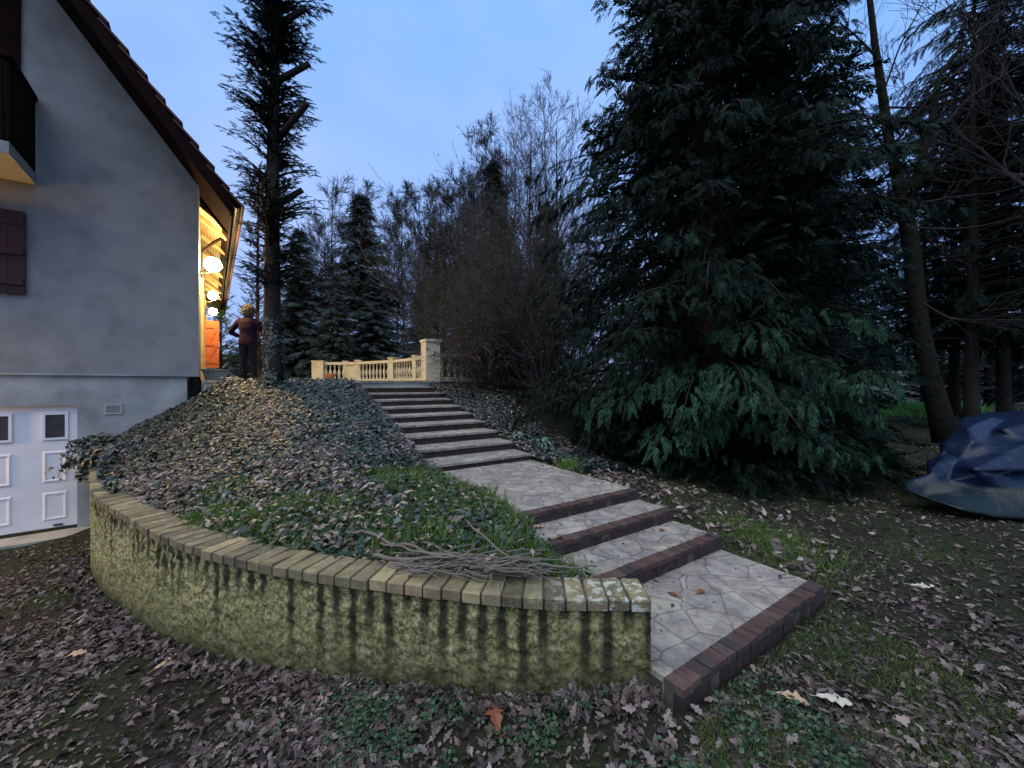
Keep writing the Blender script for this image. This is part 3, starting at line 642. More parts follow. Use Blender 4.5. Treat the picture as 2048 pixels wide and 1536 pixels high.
# wall lamps
def wall_lamp(x, y, z, label, mount='wall', r=.12):
    X_, Y_ = hw(x, y)
    l = empty('wall_lamp', (X_, Y_, z), HROT, label=label, cat='lamp', group='round lamps along the house wall')
    g_ = MB(); th = np.linspace(-pi / 2, pi / 2, 13); g_.lathe([(max(.001, r * cos(t)), r * sin(t)) for t in th], k=20); g_.build('lamp_globe', M['globe'], l, smooth=True)
    a_ = MB(); a_.tube([(-x + .004, 0, -.20), (-x + .05, 0, -.22), (-.02, 0, -.17), (0, 0, -.088)], .012, 6); a_.lathe([(.03, -.10), (.045, -.08), (.03, -.07)], k=12); a_.build('lamp_arm', M['metal'], l)
    a_ = MB(); a_.box((-x + .001, -.05, -.27), (-x + .018, .05, -.13)); a_.build('wall_plate', M['metal'], l)
for p, *lb in (((.21, .75, 3.97), 'glowing round wall lamp nearest the gable corner, brightest of the three', 'wall', .15), ((.22, 4.45, 4.0), 'glowing round wall lamp in the middle of the three along the eave'), ((.22, 7.5, 4.0), 'glowing round wall lamp farthest along the wall, above the orange shutter')):
    wall_lamp(*p, *lb)
# lamp under the balcony (its warm light is what tints the slab and garage door)
for lx_, lz_, lb_ in ((XJ - 2.5, 3.9, 'small warm wall lantern below the balcony beside the red-brown shutter'), (XD - .35, .95, 'small warm wall lantern at the left side of the garage door')):
  X_, Y_ = hw(lx_, -.14)
  ll = empty('wall_lantern', (X_, Y_, lz_), HROT, label=lb_, cat='lamp', group='warm lanterns on the gable wall')
  MB().box((-.05, -.05, -.12), (.05, .05, .08)).build('lamp_glass', M['bulb'], ll)
  a_ = MB(); a_.box((-.065, -.065, .081), (.065, .065, .10)); a_.box((-.065, -.065, -.14), (.065, .065, -.121)); a_.box((-.03, .05, .0), (.03, .135, .03)); a_.build('lamp_frame', M['metal'], ll)
# things on the terrace
X_, Y_ = hw(.25, .42); p_ = empty('planter', (X_, Y_, ZT), HROT, label='tapered grey planter trough on the terrace corner beside the house wall', cat='planter')
m = MB(); m.add([(-.16,-.12,0),(.16,-.12,0),(.16,.12,0),(-.16,.12,0),(-.21,-.15,.19),(.21,-.15,.19),(.21,.15,.19),(-.21,.15,.19)], [(3,2,1,0),(0,1,5,4),(1,2,6,5),(2,3,7,6),(3,0,4,7)]); m.add([(-.20,-.14,.17),(.20,-.14,.17),(.20,.14,.17),(-.20,.14,.17)], [(0,1,2,3)]); m.build('trough', M['planter'], p_)
m = MB()
for b_ in ((-.23,-.17,.23,-.13),(-.23,.13,.23,.17),(-.23,-.13,-.19,.13),(.19,-.13,.23,.13)): m.box((b_[0],b_[1],.19),(b_[2],b_[3],.215))
m.build('rim', M['planter'], p_)
m = MB(); m.box((-.10, -.08, .17), (.12, .06, .235), jit=.01); m.build('old_tile', M['terracotta'], p_)
pt = MB().lathe([(.10, 0), (.15, .2), (.17, .2), (.17, .25), (.145, .25), (.12, .21), (.001, .2)], k=20).build('flower_pot', M['terracotta'], loc=(-5.95, 12.6, ZT)); tag(pt, 'terracotta flower pot standing in front of the balustrade', 'flower pot')
wb = MB(); wb.box((-.12, -.08, 0), (.12, .08, .02)); wb.box((-.12, -.08, .0202), (.12, -.07, .075)); wb.box((-.12, .07, .0202), (.12, .08, .075)); wb.box((-.12, -.0698, .0202), (-.11, .0698, .075)); wb.box((.11, -.0698, .0202), (.12, .0698, .075))
tag(wb.build('plastic_tray', M['white'], loc=(-6.15, 8.5, ZT)), 'small white plastic tray on the terrace between planter and standing person', 'tray')
#PART3
# ------------------------------------------------------------ scatter tools
def frames(d, up):
    """rotation matrices whose x axis is d and z axis near up"""
    d = d / (np.linalg.norm(d, axis=-1, keepdims=True) + 1e-9)
    y = np.cross(up, d); y /= np.linalg.norm(y, axis=-1, keepdims=True) + 1e-9
    z = np.cross(d, y); return np.stack([d, y, z], -1)
def scatter(mb, TV, TF, pos, d, up, sc):
    n = len(pos); Rm = frames(d, up); sc = np.asarray(sc)
    if sc.ndim == 1: sc = np.repeat(sc[:, None], 3, 1)
    V = np.einsum('nij,nkj->nki', Rm, TV[None] * sc[:, None, :]) + pos[:, None, :]
    k = len(TV); base = (np.arange(n) * k)[:, None]
    groups = TF if isinstance(TF, list) else [TF]
    n0 = mb.n_total if hasattr(mb, 'n_total') else 0
    off = sum(len(v) for v in mb.V)
    mb.V.append(V.reshape(-1, 3))
    for f in groups: mb.P.append((f[None] + (base[:, :, None])).reshape(-1, f.shape[1]) + off)
    mb.n = off + n * k
def _unused():
    pass
def norm(v): return v / (np.linalg.norm(v, axis=-1, keepdims=True) + 1e-9)
def spray(n=7, wdt=.16, ang=48, droop=.25, lw=.09, seed=1):
    """flat conifer spray: axis of length 1 along x with paired narrow leaflets"""
    r = np.random.default_rng(seed); V = []; Fq = []
    def leaf(x0, y0, dx, dy, L, w_):
        a = len(V); nx_, ny_ = -dy, dx
        def P(s, q): x = x0 + dx * s + nx_ * q; y = y0 + dy * s + ny_ * q; V.append((x, y, -droop * (x * x + .6 * y * y) + r.normal(0, .012)))
        P(0, 0); P(L * .45, w_); P(L, 0); P(L * .45, -w_); Fq.append((a, a + 1, a + 2, a + 3))
    for i in range(n):
        x = .06 + .82 * i / n; L = wdt * 2.6 * (1 - .62 * i / n) * r.uniform(.8, 1.15)
        for s in (1, -1):
            a = R(ang + r.uniform(-9, 9)); leaf(x, 0, cos(a), s * sin(a), L, lw * .55)
    leaf(0, 0, 1, 0, 1, lw * .38)
    return np.array(V), np.array(Fq)
SP_A = spray(9, .13, 34, .45, .055, 1); SP_B = spray(6, .13, 34, .10, .07, 2); SP_S = spray(6, .15, 50, .18, .07, 3); SP_L = spray(11, .12, 32, .6, .05, 5)

def conifer(base, H, rad, z0, nbr, spr, spray_len, parent_name, label, group=None, mat='fol_dark', trunk_r=.15, droop=.5, rise=.35, seed=0, step=.10, tiltup=0., prof=None, bark='bark', cat='tree', azr=None, inner=.3, stub=None, extra=None, azf=None, gap=None):
    r = np.random.default_rng(seed)
    t = empty(parent_name, tuple(base), label=label, cat=cat, group=group)
    tm = MB(); zz = np.linspace(-.25, H * .97, 14); wob = .02 * H / 10
    tpts = np.stack([wob * np.sin(zz * .7 + seed), wob * np.cos(zz * .5 + seed), zz], -1)
    tm.tube(tpts, trunk_r * (1 - zz / H).clip(.04, 1) ** .8 * (1 + .5 * np.exp(-(zz + .25) * 3)), 9)
    crown = MB(); P = []; D = []; U = []; S = []
    if prof is None: prof = lambda f: (1 - f) ** .8
    for i in range(nbr):
        f = (i + r.random()) / nbr; z = z0 + (H - z0) * f ** 1.0
        L = rad * prof(f) * r.uniform(.72, 1.1)
        az = r.uniform(0, 2 * pi) if azr is None else r.uniform(*azr)
        if azf: L *= azf(az)
        if gap and float(vnoise(z * gap[0], az * gap[1] + seed, 1.0, 2)) < gap[2]: continue
        d = np.array([cos(az), sin(az), 0]); n = max(4, int(L / step)); s = np.linspace(0, 1, n)
        hgt = L * (rise * s - droop * s ** 2.2) + L * tiltup * s
        cx_, cy_ = np.interp(z, zz, tpts[:, 0]), np.interp(z, zz, tpts[:, 1])
        side = np.array([-d[1], d[0], 0]); bend = r.normal(0, .10) * L
        pts = np.array([cx_, cy_, z]) + d * (L * s)[:, None] + side * (bend * s ** 2)[:, None] + np.array([0, 0, 1.]) * hgt[:, None]
        if L > .25: tm.tube(pts, np.linspace(.014 + .012 * L, .004, n), 4, False)
        tg = norm(np.gradient(pts, axis=0))
        m = s > inner
        for sg in (1, -1):
            q = pts[m]; tgm = tg[m]; k = len(q)
            dd = norm(tgm + sg * side * r.uniform(.4, 1.3, (k, 1)) + np.stack([0 * s[m], 0 * s[m], r.normal(-.22 * (droop > 0), .22, k)], -1))
            P.append(q + r.normal(0, .03, (k, 3))); D.append(dd); U.append(norm(np.array([0, 0, 1.]) + r.normal(0, .25, (k, 3)) + .0 * dd))
            S.append(spray_len * r.uniform(.65, 1.2, k) * (1.1 - .35 * s[m]))
        P.append(pts[-1:]); D.append(tg[-1:]); U.append(np.array([[0, 0, 1.]])); S.append(np.array([spray_len * 1.1]))
    # leader tuft
    for zt in np.linspace(H * .9, H, 5):
        P.append(np.array([[0, 0, zt]])); D.append(norm(np.array([[r.normal(0, .3), r.normal(0, .3), 1.]]))); U.append(np.array([[1., 0, 0]])); S.append(np.array([spray_len]))
    scatter(crown, spr[0], spr[1], np.concatenate(P), np.concatenate(D), np.concatenate(U), np.concatenate(S))
    if stub:
        for (z, az, L) in stub:
            d = np.array([cos(az), 0 + sin(az) * 1, .75]); d /= np.linalg.norm(d); p0 = np.array([0, 0, z]); tm.tube([p0, p0 + d * L * .6, p0 + d * L], [.065, .055, .05], 7)
    tm.build('trunk', M[bark], t, smooth=True); crown.build('crown', M[mat], t)
    return t

def plume(L_, pts, r, P, D, U, S, reps, smin, wid, size, s0=.42):
    n = len(pts); s = np.linspace(0, 1, n); tg = norm(np.gradient(pts, axis=0)); sd_v = norm(np.cross(tg, [0, 0, 1.])); m = s > s0
    for rep_ in range(reps):
        q = pts[m]; k = len(q)
        for sg in (1, -1):
            w_ = r.uniform(.02, wid, (k, 1)) * np.sin(np.clip(s[m] * 1.02, 0, 1) * pi)[:, None] ** .35
            dd = norm(tg[m] * .8 + sg * sd_v[m] * r.uniform(.1, 1.2, (k, 1)) + np.stack([0 * s[m], 0 * s[m], r.uniform(-.95, .25, k)], -1))
            P.append(q + sg * sd_v[m] * w_ - np.array([0, 0, 1.]) * w_ * r.uniform(-.1, .7, (k, 1)) + r.normal(0, .03, (k, 3))); D.append(dd); U.append(norm(np.array([0, 0, 1.]) + r.normal(0, .4, (k, 3)))); S.append(r.uniform(smin, size, k))
def branch_set(r, p, d, L, rad, depth, out, spread=.5, up=.12, kids=5, seg=.35, minr=.004, curl=.16):
    n = max(3, int(L / seg) + 1); pts = [p]; dd = d.copy(); st = L / (n - 1)
    for i in range(n - 1):
        dd = dd + r.normal(0, curl, 3); dd[2] += up; dd /= np.linalg.norm(dd); pts.append(pts[-1] + dd * st)
    pts = np.array(pts); rr = np.linspace(rad, max(minr, rad * .45), n); out.append((pts, rr, depth))
    if depth <= 0: return
    for i in range(kids):
        f = r.uniform(.25, 1.0) if i else 1.0
        q = f * (n - 1); a = int(min(q, n - 2)); pos = pts[a] + (pts[a + 1] - pts[a]) * (q - a)
        b = norm(pts[min(a + 1, n - 1)] - pts[a]); ax = norm(r.normal(0, 1, 3)); ax = norm(ax - b * (ax @ b))
        nd_ = norm(b + ax * spread * r.uniform(.6, 1.4))
        branch_set(r, pos, nd_, L * r.uniform(.42, .68), max(minr, np.interp(q, range(n), rr) * .6), depth - 1, out, spread, up, kids, seg * .75, minr, curl)
def bare_tree_meshes(seed, H, tr, depth=3, kids=6, first=.22, nmain=16, spread=.6, up=.10, minr=.007, steep=.9, mats=('bark2', 'twig'), blen=.32, curl=.16):
    r = np.random.default_rng(seed); zz = np.linspace(-.2, H, 16)
    tp_ = np.stack([np.cumsum(r.normal(0, .03, 16)), np.cumsum(r.normal(0, .03, 16)), zz], -1)
    tm = MB(); tm.tube(tp_, tr * (1 - zz / H * .93).clip(.05, 1), 8); out = []
    for i in range(nmain):
        f = first + (1 - first) * (i + r.random()) / nmain; z = f * H; az = r.uniform(0, 2 * pi)
        p = np.array([np.interp(z, zz, tp_[:, 0]), np.interp(z, zz, tp_[:, 1]), z]); d = norm(np.array([cos(az), sin(az), steep * r.uniform(.7, 1.4)]))
        branch_set(r, p, d, H * blen * (1.15 - .8 * f), tr * .42 * (1.1 - f), depth - 1, out, spread, up, kids, .5, minr, curl)
    cm = MB()
    for pts, rr, dp in out: cm.tube(pts, rr, 3 if dp < 2 else 5, False)
    return tm, cm
# ------------------------------------------------------------ trees
def gzf(x, y): return float(gz(np.array(x), np.array(y)))
big_prof = lambda f: np.interp(f, [0, .05, .35, .6, .85, 1], [1.0, 1.06, .98, .72, .34, .05])
gx_, gy_ = 3.75, 7.2
bigc = empty('giant_cypress', (gx_, gy_, gzf(gx_, gy_)), label='huge dark evergreen with drooping plumes filling the space right of the stairs', cat='tree')
r = np.random.default_rng(4); tm = MB(); zz = np.linspace(-.25, 13.2, 14); tm.tube(np.stack([.03 * np.sin(zz), .03 * np.cos(zz), zz], -1), .26 * (1 - zz / 13.6) ** .8 + .12 * np.exp(-(zz + .25) * 3), 9)
P, D, U, S = [], [], [], []
for i in range(470):
    f = (i + r.random()) / 470; z = .9 + 12.3 * f ** 1.12; az = r.uniform(0, 2 * pi)
    if vnoise(z * 1.1, az * 1.5 + 3, 1., 2) < .27: continue
    L = 3.45 * big_prof(f) * r.uniform(.70, 1.08) * (1 - .33 * max(0, cos(az + .2)) ** 1.1) * (.9 + .14 * sin(az * 4 + z * 1.7))
    n = 22; s_ = np.linspace(0, 1, n); d = np.array([cos(az), sin(az), 0]); sd_ = np.array([-d[1], d[0], 0])
    pts = np.array([0, 0, z]) + d * (L * s_)[:, None] + sd_ * (r.normal(0, .13) * L * s_ ** 2)[:, None] + np.array([0, 0, 1.]) * (L * (r.uniform(.28, .5) * s_ - r.uniform(.35, .62) * s_ ** 2.4))[:, None]
    tm.tube(pts[:-1], np.linspace(.012 + .008 * L, .003, n - 1), 4, False)
    plume(L, pts, r, P, D, U, S, 3 if L > 1.5 else 2, .13, .30 * (.5 + .5 * min(1, L / 3)), .27, .50 if L > 1.2 else .2)
n = 6500; a = r.uniform(0, 2 * pi, n); f = r.random(n); rr = np.array([3.3 * big_prof(x) for x in f]) * r.uniform(.15, .72, n); zc = .8 + 12 * f
P.append(np.stack([rr * np.cos(a), rr * np.sin(a), zc], -1)); D.append(norm(np.stack([np.cos(a), np.sin(a), r.uniform(-1, .3, n)], -1))); U.append(norm(r.normal(0, 1, (n, 3)))); S.append(r.uniform(.25, .5, n))
n = 3200; a = r.uniform(0, 2 * pi, n); rr = r.uniform(.3, 2.5, n); P.append(np.stack([rr * np.cos(a), rr * np.sin(a), r.uniform(.05, .95, n)], -1)); D.append(norm(np.stack([np.cos(a), np.sin(a), r.uniform(-1, .1, n)], -1))); U.append(norm(r.normal(0, 1, (n, 3)))); S.append(r.uniform(.2, .4, n))
bcr = MB(); SP_G = spray(6, .14, 34, .45, .075, 8); scatter(bcr, SP_G[0], SP_G[1], np.concatenate(P), np.concatenate(D), np.concatenate(U), np.concatenate(S))
tm.build('trunk', M['bark'], bigc, smooth=True); bcr.build('crown', M['fol_dark'], bigc)
# low fresh green boughs that reach out in front
lb = MB(); r = np.random.default_rng(12); P, D, U, S = [], [], [], []; lt = MB()
bx_, by_, bz0 = gx_, gy_, gzf(gx_, gy_)
low = [(-2.1, -1.75, 1.95, 1.25), (-1.5, -2.2, 1.75, 1.2), (-.9, -2.5, 1.9, 1.35), (-.2, -2.65, 1.6, 1.2), (.55, -2.5, 2.05, 1.5), (1.0, -2.3, 1.7, 1.15), (1.35, -2.0, 2.1, 1.5), (-2.5, -1.2, 1.6, 1.05), (-2.75, -.6, 1.7, 1.1), (-1.2, -2.0, 1.25, .8), (0.2, -2.4, 1.1, .65), (-.5, -2.35, 2.5, 2.0), (1.3, -1.9, 2.8, 2.3), (1.6, -1.6, 1.5, 1.0), (-1.75, -1.9, 1.05, .62), (.9, -2.2, 1.0, .6)]
for (ex, ey, zc, zt_) in low:
    s = np.linspace(0, 1, 26); end = np.array([ex, ey, 0]) * r.uniform(.96, 1.05)
    top = max(zc, zt_) + .0
    z = (1.0 + (zc - 1.0) * 1.0) + .0 * s; hz_ = zc - .55 + 1.1 * s - (1.1 - (zt_ - zc + .55)) * s ** 3.2
    pts = end * s[:, None]; pts[:, 2] = hz_; lt.tube(pts, np.linspace(.035, .006, 26), 4, False)
    tg = norm(np.gradient(pts, axis=0)); sd_v = norm(np.cross(tg, [0, 0, 1.]))
    for rep in range(3):
        m = s > .42; q = pts[m]; k = len(q)
        for sg in (1, -1):
            wd_ = r.uniform(.02, .42, (k, 1)) * np.sin(s[m] * pi)[:, None] ** .3
            dd = norm(tg[m] * .9 + sg * sd_v[m] * r.uniform(.2, 1.1, (k, 1)) + np.stack([0 * s[m], 0 * s[m], r.uniform(-.75, .0, k)], -1))
            P.append(q + sg * sd_v[m] * wd_ - np.array([0, 0, 1.]) * wd_ * .35 + r.normal(0, .02, (k, 3))); D.append(dd); U.append(norm(np.array([0, 0, 1.]) + r.normal(0, .25, (k, 3)))); S.append(r.uniform(.16, .34, k))
scatter(lb, SP_L[0], SP_L[1], np.concatenate(P), np.concatenate(D), np.concatenate(U), np.concatenate(S))
o = lb.build('low_boughs', M['fol_mid'], bigc); o['label'] = 'fresher green low boughs drooping at the front'
lt.build('bough_limbs', M['bark'], bigc)

tallc = conifer((-4.33, 7.0, 1.42), 10.5, .74, 1.75, 820, SP_B, .17, 'tall_trimmed_cypress', 'tall trimmed cypress with bare lower trunk and short feathery branches beside the standing person',
    mat='fol_trim', trunk_r=.155, droop=.35, rise=.85, gap=(2.3, 1.5, .39), seed=9, prof=lambda f: np.interp(1.75 + 8.75 * f, [1.6, 2.3, 3.24, 4.08, 4.78, 5.7, 6.48, 7.08, 8.5], [.45, .85, 1.0, .84, .74, .92, .55, 1.15, 1.0]) * (.9 + .25 * math.sin(f * 57)), step=.05, inner=.05, stub=[(4.45, -.3, .95), (5.55, .2, .75), (6.55, 0.1, .7), (3.3, .2, .6)])
# smaller evergreens by the house and behind
conifer((-8.7, 13.2, 1.3), 7.6, .62, .6, 110, SP_B, .34, 'slender_cypress', 'slender feathery cypress rising behind the person near the house', mat='fol_trim', trunk_r=.08, droop=0, rise=.7, seed=21, prof=lambda f: 1.0 - .7 * f)
conifer((-11.4, 15.1, 1.3), 3.6, .36, .1, 90, SP_B, .30, 'column_cypress', 'short green column cypress lit by the wall lamps at the far end of the house', mat='fol_hedge', trunk_r=.06, droop=0, rise=.9, seed=22, prof=lambda f: 1.0 - .4 * f ** 3, cat='shrub')
spr_prof = lambda f: (1 - f) ** .9
sp1 = conifer((-8.6, 22, 1.0), 11.3, 4.2, .3, 420, SP_S, .62, 'spruce_tree', 'pointed dark spruce in the middle distance behind the left half of the balustrade', 'spruces behind the terrace', mat='fol_far', trunk_r=.2, droop=.25, rise=.2, seed=31, prof=spr_prof, step=.17, inner=.08)
sp2 = conifer((-1.0, 20, .9), 12.2, 2.9, .3, 400, SP_S, .55, 'spruce_tree', 'narrow dark spruce with sharp top rising above the brown bushes', 'spruces behind the terrace', mat='fol_far', trunk_r=.2, droop=.25, rise=.2, seed=32, prof=lambda f: (1 - f) ** .85, step=.16, inner=.08)
def put(o, x, y, z, s, rz, label, sz=None):
    c = copy_tree(o); c.location = (x, y, z); c.rotation_euler = (0, 0, rz); c.scale = (s, s, sz or s); c['label'] = label; return c
put(sp1, -11.6, 21, .9, .80, 1.0, 'broad low spruce directly right of the trimmed cypress trunk')
put(sp1, -5.6, 24, .8, .62, 2.0, 'small spruce right of the pointed spruce, below the thin bare trees')
put(sp2, -8.0, 17.5, .9, .46, .4, 'short bushy spruce close behind the balustrade corner')
put(sp1, -7.1, 19.5, .8, .55, 5.0, 'bushy spruce in front of the pointed spruce, above the flower pot')
put(sp1, -14.5, 26, .8, .7, 3.0, 'spruce partly hidden behind the trimmed cypress trunk')
put(sp2, 2.2, 24, .8, .98, 2.2, 'spruce behind the birches at the left edge of the huge evergreen')
put(sp1, -2.6, 22, .8, .5, 4.2, 'low dark spruce just above the tall stone pillar')
conifer((-2.75, 14.2, 1.2), 4.2, .75, .1, 100, SP_B, .36, 'small_cypress', 'small yellowish green cypress behind the tall stone pillar', mat='fol_hedge', trunk_r=.06, droop=0, rise=.9, seed=23, prof=lambda f: 1 - .75 * f, cat='shrub')
# dark evergreens of the wood on the right
wood_g = 'dark evergreens of the wood on the right'
wd1 = conifer((7.2, 10.4, 0), 13.5, 2.5, 1.2, 330, SP_A, .34, 'wood_conifer', 'dark conifer just right of the huge evergreen', wood_g, mat='fol_dark', trunk_r=.17, droop=.35, rise=.25, seed=41, prof=lambda f: .62 + .5 * math.sin(min(1, f * 1.2 + .15) * pi), step=.11, inner=.2, gap=(.9, 1.4, .40))
wd2 = conifer((14.6, 12.2, 0), 14, 2.9, 2.8, 360, SP_A, .38, 'wood_conifer', 'thin-trunked dark conifer left of the two straight trunks', wood_g, mat='fol_dark', trunk_r=.19, droop=.35, rise=.2, seed=42, prof=lambda f: .6 + .5 * math.sin(min(1, f * 1.1 + .1) * pi), step=.12, inner=.2, gap=(.9, 1.4, .44))
wl_ = [(11.6, 14.5, .95, 'dark conifer behind the leaning bare tree', wd1), (16.6, 13.0, 1.0, 'straight-trunked dark conifer at the right edge', wd2), (9.6, 17.5, 1.05, 'farther dark conifer between the huge evergreen and the leaning tree', wd1),
       (19.5, 17.0, 1.1, 'far dark conifer above the tarpaulin heap', wd2), (14.0, 20.0, 1.15, 'far dark conifer above the bright grass patch', wd1), (26, 21.0, 1.15, 'far dark conifer at the right frame edge', wd1), (6.5, 16.0, 1.0, 'dark conifer filling the gap behind the huge evergreen', wd2), (30, 28, 1.3, 'distant dark conifer low on the right', wd1), (21, 27, 1.3, 'distant dark conifer behind the straight trunks', wd1),
       (5.6, 9.8, .95, 'dark conifer pressed against the back of the huge evergreen', wd1), (19.5, 12.5, 1.0, 'dark conifer rising over the tarpaulin at the frame edge', wd1), (13.0, 28, 1.3, 'distant conifer showing through gaps of the wood', wd1)]
for i, (x, y, s, lb_, src) in enumerate(wl_): put(src, x, y, -.05, s, i * 1.3, lb_)
# understorey shrubs that close the wood near the ground
us = conifer((13.5, 19, 0), 3.0, 2.4, .05, 90, SP_S, .5, 'wood_shrub', 'low dark shrub closing the wood behind the leaning tree', 'dark shrubs under the trees', mat='fol_far', trunk_r=.06, droop=.3, rise=.6, seed=51, step=.2, inner=.1, cat='shrub', prof=lambda f: 1 - .5 * f)
for i, (x, y, s, lb_) in enumerate([(18.2, 22.5, 1.0, 'low dark shrub behind the bright grass'), (24.5, 22, 1.2, 'low dark shrub above the tarpaulin heap'), (9.2, 16.5, .9, 'low dark shrub right of the huge evergreen'), (29.5, 23, 1.1, 'low dark shrub at the right frame edge'), (5.5, 12.5, .9, 'low dark shrub hidden in the shade of the huge evergreen'), (20.5, 30, 1.5, 'farthest dark shrub of the wood'),
    (-8.2, 18.5, .62, 'low shrub behind the balustrade corner'), (-3.6, 17, .62, 'low shrub behind the right end of the balustrade'), (-12.5, 18, .7, 'low shrub behind the trunk of the trimmed cypress'), (35, 27, 1.5, 'dark shrub far out at the right edge')]):
    put(us, x, y, 1.1 if x < 0 else -.05, s, i * 1.7, lb_)
# bare trees
def bare(name, x, y, z, mats, label, group, **k):
    t = empty(name, (x, y, z), label=label, cat='tree', group=group); tm, cm = bare_tree_meshes(**k)
    tm.build('trunk', M[mats[0]], t, smooth=True); cm.build('branches', M[mats[1]], t); return t
gp = 'thin bare trees behind the terrace'
b1 = bare('bare_tree', -11.6, 25, .8, ('bark2', 'twig'), 'thin bare tree right behind the trimmed cypress', gp, seed=61, H=13.0, tr=.10, nmain=24, kids=6, depth=4, steep=1.7, spread=.5, minr=.0065, blen=.21, first=.2, curl=.22)
b2 = bare('bare_tree', -7.2, 26, .8, ('bark2', 'twig'), 'thin bare tree just right of the pointed spruce', gp, seed=62, H=13.4, tr=.09, nmain=24, kids=6, depth=4, steep=1.5, spread=.55, minr=.0065, blen=.19, first=.25, curl=.25)
for i, (x, y, s, lb_) in enumerate([(-10.2, 27, 1.04, 'thin bare tree left of the pointed spruce'), (-6.1, 25, .97, 'thin bare tree second right of the pointed spruce'), (-5.3, 27, 1.05, 'thin bare tree third right of the pointed spruce'), (-4.4, 25.5, .98, 'thin bare tree above the balustrade posts'), (-3.7, 27, 1.06, 'thin bare tree left of the tall pillar'),
    (-3.0, 24.5, 1.0, 'thin bare tree directly above the tall pillar'), (-2.2, 26, 1.12, 'thin bare tree left of the narrow spruce'), (-13.2, 27, .9, 'thin bare tree seen left of the trimmed cypress'), (-8.5, 28, 1.0, 'thin bare tree hidden behind the pointed spruce'), (-4.9, 23, .92, 'nearer thin bare tree with forked top'), (-1.6, 23, 1.15, 'thin bare tree touching the narrow spruce')]):
    put(b1 if i % 2 else b2, x, y, .8, s, i * 2.1, lb_)
gb = 'tall purple-grey birches left of the huge evergreen'
c1 = bare('birch_tree', -.3, 20.5, .8, ('bark2', 'twigbirch'), 'tall birch leftmost of its row, above the narrow spruce', gb, seed=71, H=13.6, tr=.13, nmain=22, kids=4, depth=4, steep=1.25, spread=.5, minr=.0055, blen=.25, first=.25)
for i, (x, y, s, lb_) in enumerate([(1.0, 20.5, 1.08, 'tallest birch, in the middle of its row'), (2.3, 19.8, 1.06, 'tall birch touching the huge evergreen'), (2.0, 23.5, 1.2, 'birch behind the tallest birch'), (.2, 24, 1.1, 'birch behind the leftmost birch')]):
    put(c1, x, y, .8, s, 1 + i * 1.9, lb_)
# brown twiggy bushes right of the stair head
def bush(x, y, z, H, rd, seed, label, mat='twigb', nst=26, leaves=0, lmat='copper', up=.05):
    r = np.random.default_rng(seed); out = []
    t = empty('twiggy_bush', (x, y, z), label=label, cat='bush', group='brown twiggy bushes right of the stairs')
    for i in range(nst):
        az = r.uniform(0, 2 * pi); le = r.uniform(.15, 1.25)
        d = norm(np.array([cos(az) * le * rd / H * 1.7, sin(az) * le * rd / H * 1.7, 1.]))
        branch_set(r, np.array([cos(az) * .15, sin(az) * .15, 0]), d, H * r.uniform(.55, .85), .018, 3, out, .75, up, 5, .3, .0038, .2)
    sm = MB(); cm = MB()
    for pts, rr, dp in out: (sm if dp >= 3 else cm).tube(pts, rr, 3 if dp < 3 else 5, False)
    sm.build('stems', M['twigb'], t); cm.build('twigs', M[mat], t)
    if leaves:
        pt_ = np.concatenate([p for p, _, dp in out if dp < 2]); pt_ = pt_[r.integers(0, len(pt_), leaves)]
        lv = MB(); scatter(lv, LEAFQ[0], LEAFQ[1], pt_ + r.normal(0, .03, pt_.shape), norm(r.normal(0, 1, (leaves, 3))), norm(r.normal(0, 1, (leaves, 3))), r.uniform(.03, .07, leaves))
        lv.build('leaves', M[lmat], t)
    return t
LEAFQ = (np.array([(0, 0, 0), (.5, .32, .08), (1, 0, -.05), (.5, -.32, .08)]), np.array([(0, 1, 2, 3)]))
bush(-.65, 11.3, 1.35, 2.6, 1.1, 81, 'brown bush with coppery leaves tight behind the tall pillar', leaves=5200)
bush(-.1, 11.6, 1.25, 4.6, 1.5, 82, 'tall brown twiggy bush in the middle of the thicket', nst=30, leaves=2600, lmat='fol_hedge')
bush(.85, 9.6, .95, 3.6, 1.25, 83, 'brown bush nearest the huge evergreen with pale crooked twigs', nst=30, leaves=1800, lmat='fol_hedge')
bush(1.9, 12.4, .9, 5.0, 1.6, 84, 'tall brown bush half hidden behind the huge evergreen', nst=30, leaves=2200, lmat='fol_hedge')
bush(-.45, 9.85, 1.2, 1.8, .6, 85, 'low brown bush right beside the top steps', nst=34, leaves=5200)
bush(-2.0, 15.2, 1.2, 4.0, 1.2, 86, 'brown bush behind the balustrade right of the pillar', nst=20, leaves=1500)
# leaning bare tree on the right, its trunk drawn through the photo's points at its own distance
def lp(px, py, Y=9.6): return pY(px, py, Y)
lean = empty('leaning_tree', tuple(lp(1895, 890)), label='bare leaning deciduous tree with forked trunk behind the blue tarpaulin', cat='tree'); L0 = lp(1895, 890)
tm = MB(); tm.tube([lp(1897, 905) - L0, lp(1880, 830) - L0, lp(1858, 750) - L0, lp(1840, 660) - L0, lp(1830, 580) - L0, lp(1825, 510) - L0, lp(1812, 430) - L0, lp(1796, 360) - L0, lp(1778, 280) - L0, lp(1765, 190) - L0, lp(1750, 90) - L0, lp(1735, -40) - L0, lp(1720, -180) - L0],
    [.27, .225, .20, .185, .175, .168, .155, .115, .10, .09, .07, .055, .03], 10)
tm.tube([lp(1815, 430) - L0, lp(1832, 370, 9.3) - L0, lp(1852, 290, 9.2) - L0, lp(1868, 220, 9.1) - L0, lp(1880, 150, 9) - L0, lp(1925, 90, 8.9) - L0, lp(2010, 20, 8.8) - L0], [.11, .085, .07, .06, .05, .04, .03], 7)
tm.build('trunk', M['bark2'], lean, smooth=True)
r = np.random.default_rng(91); out = []
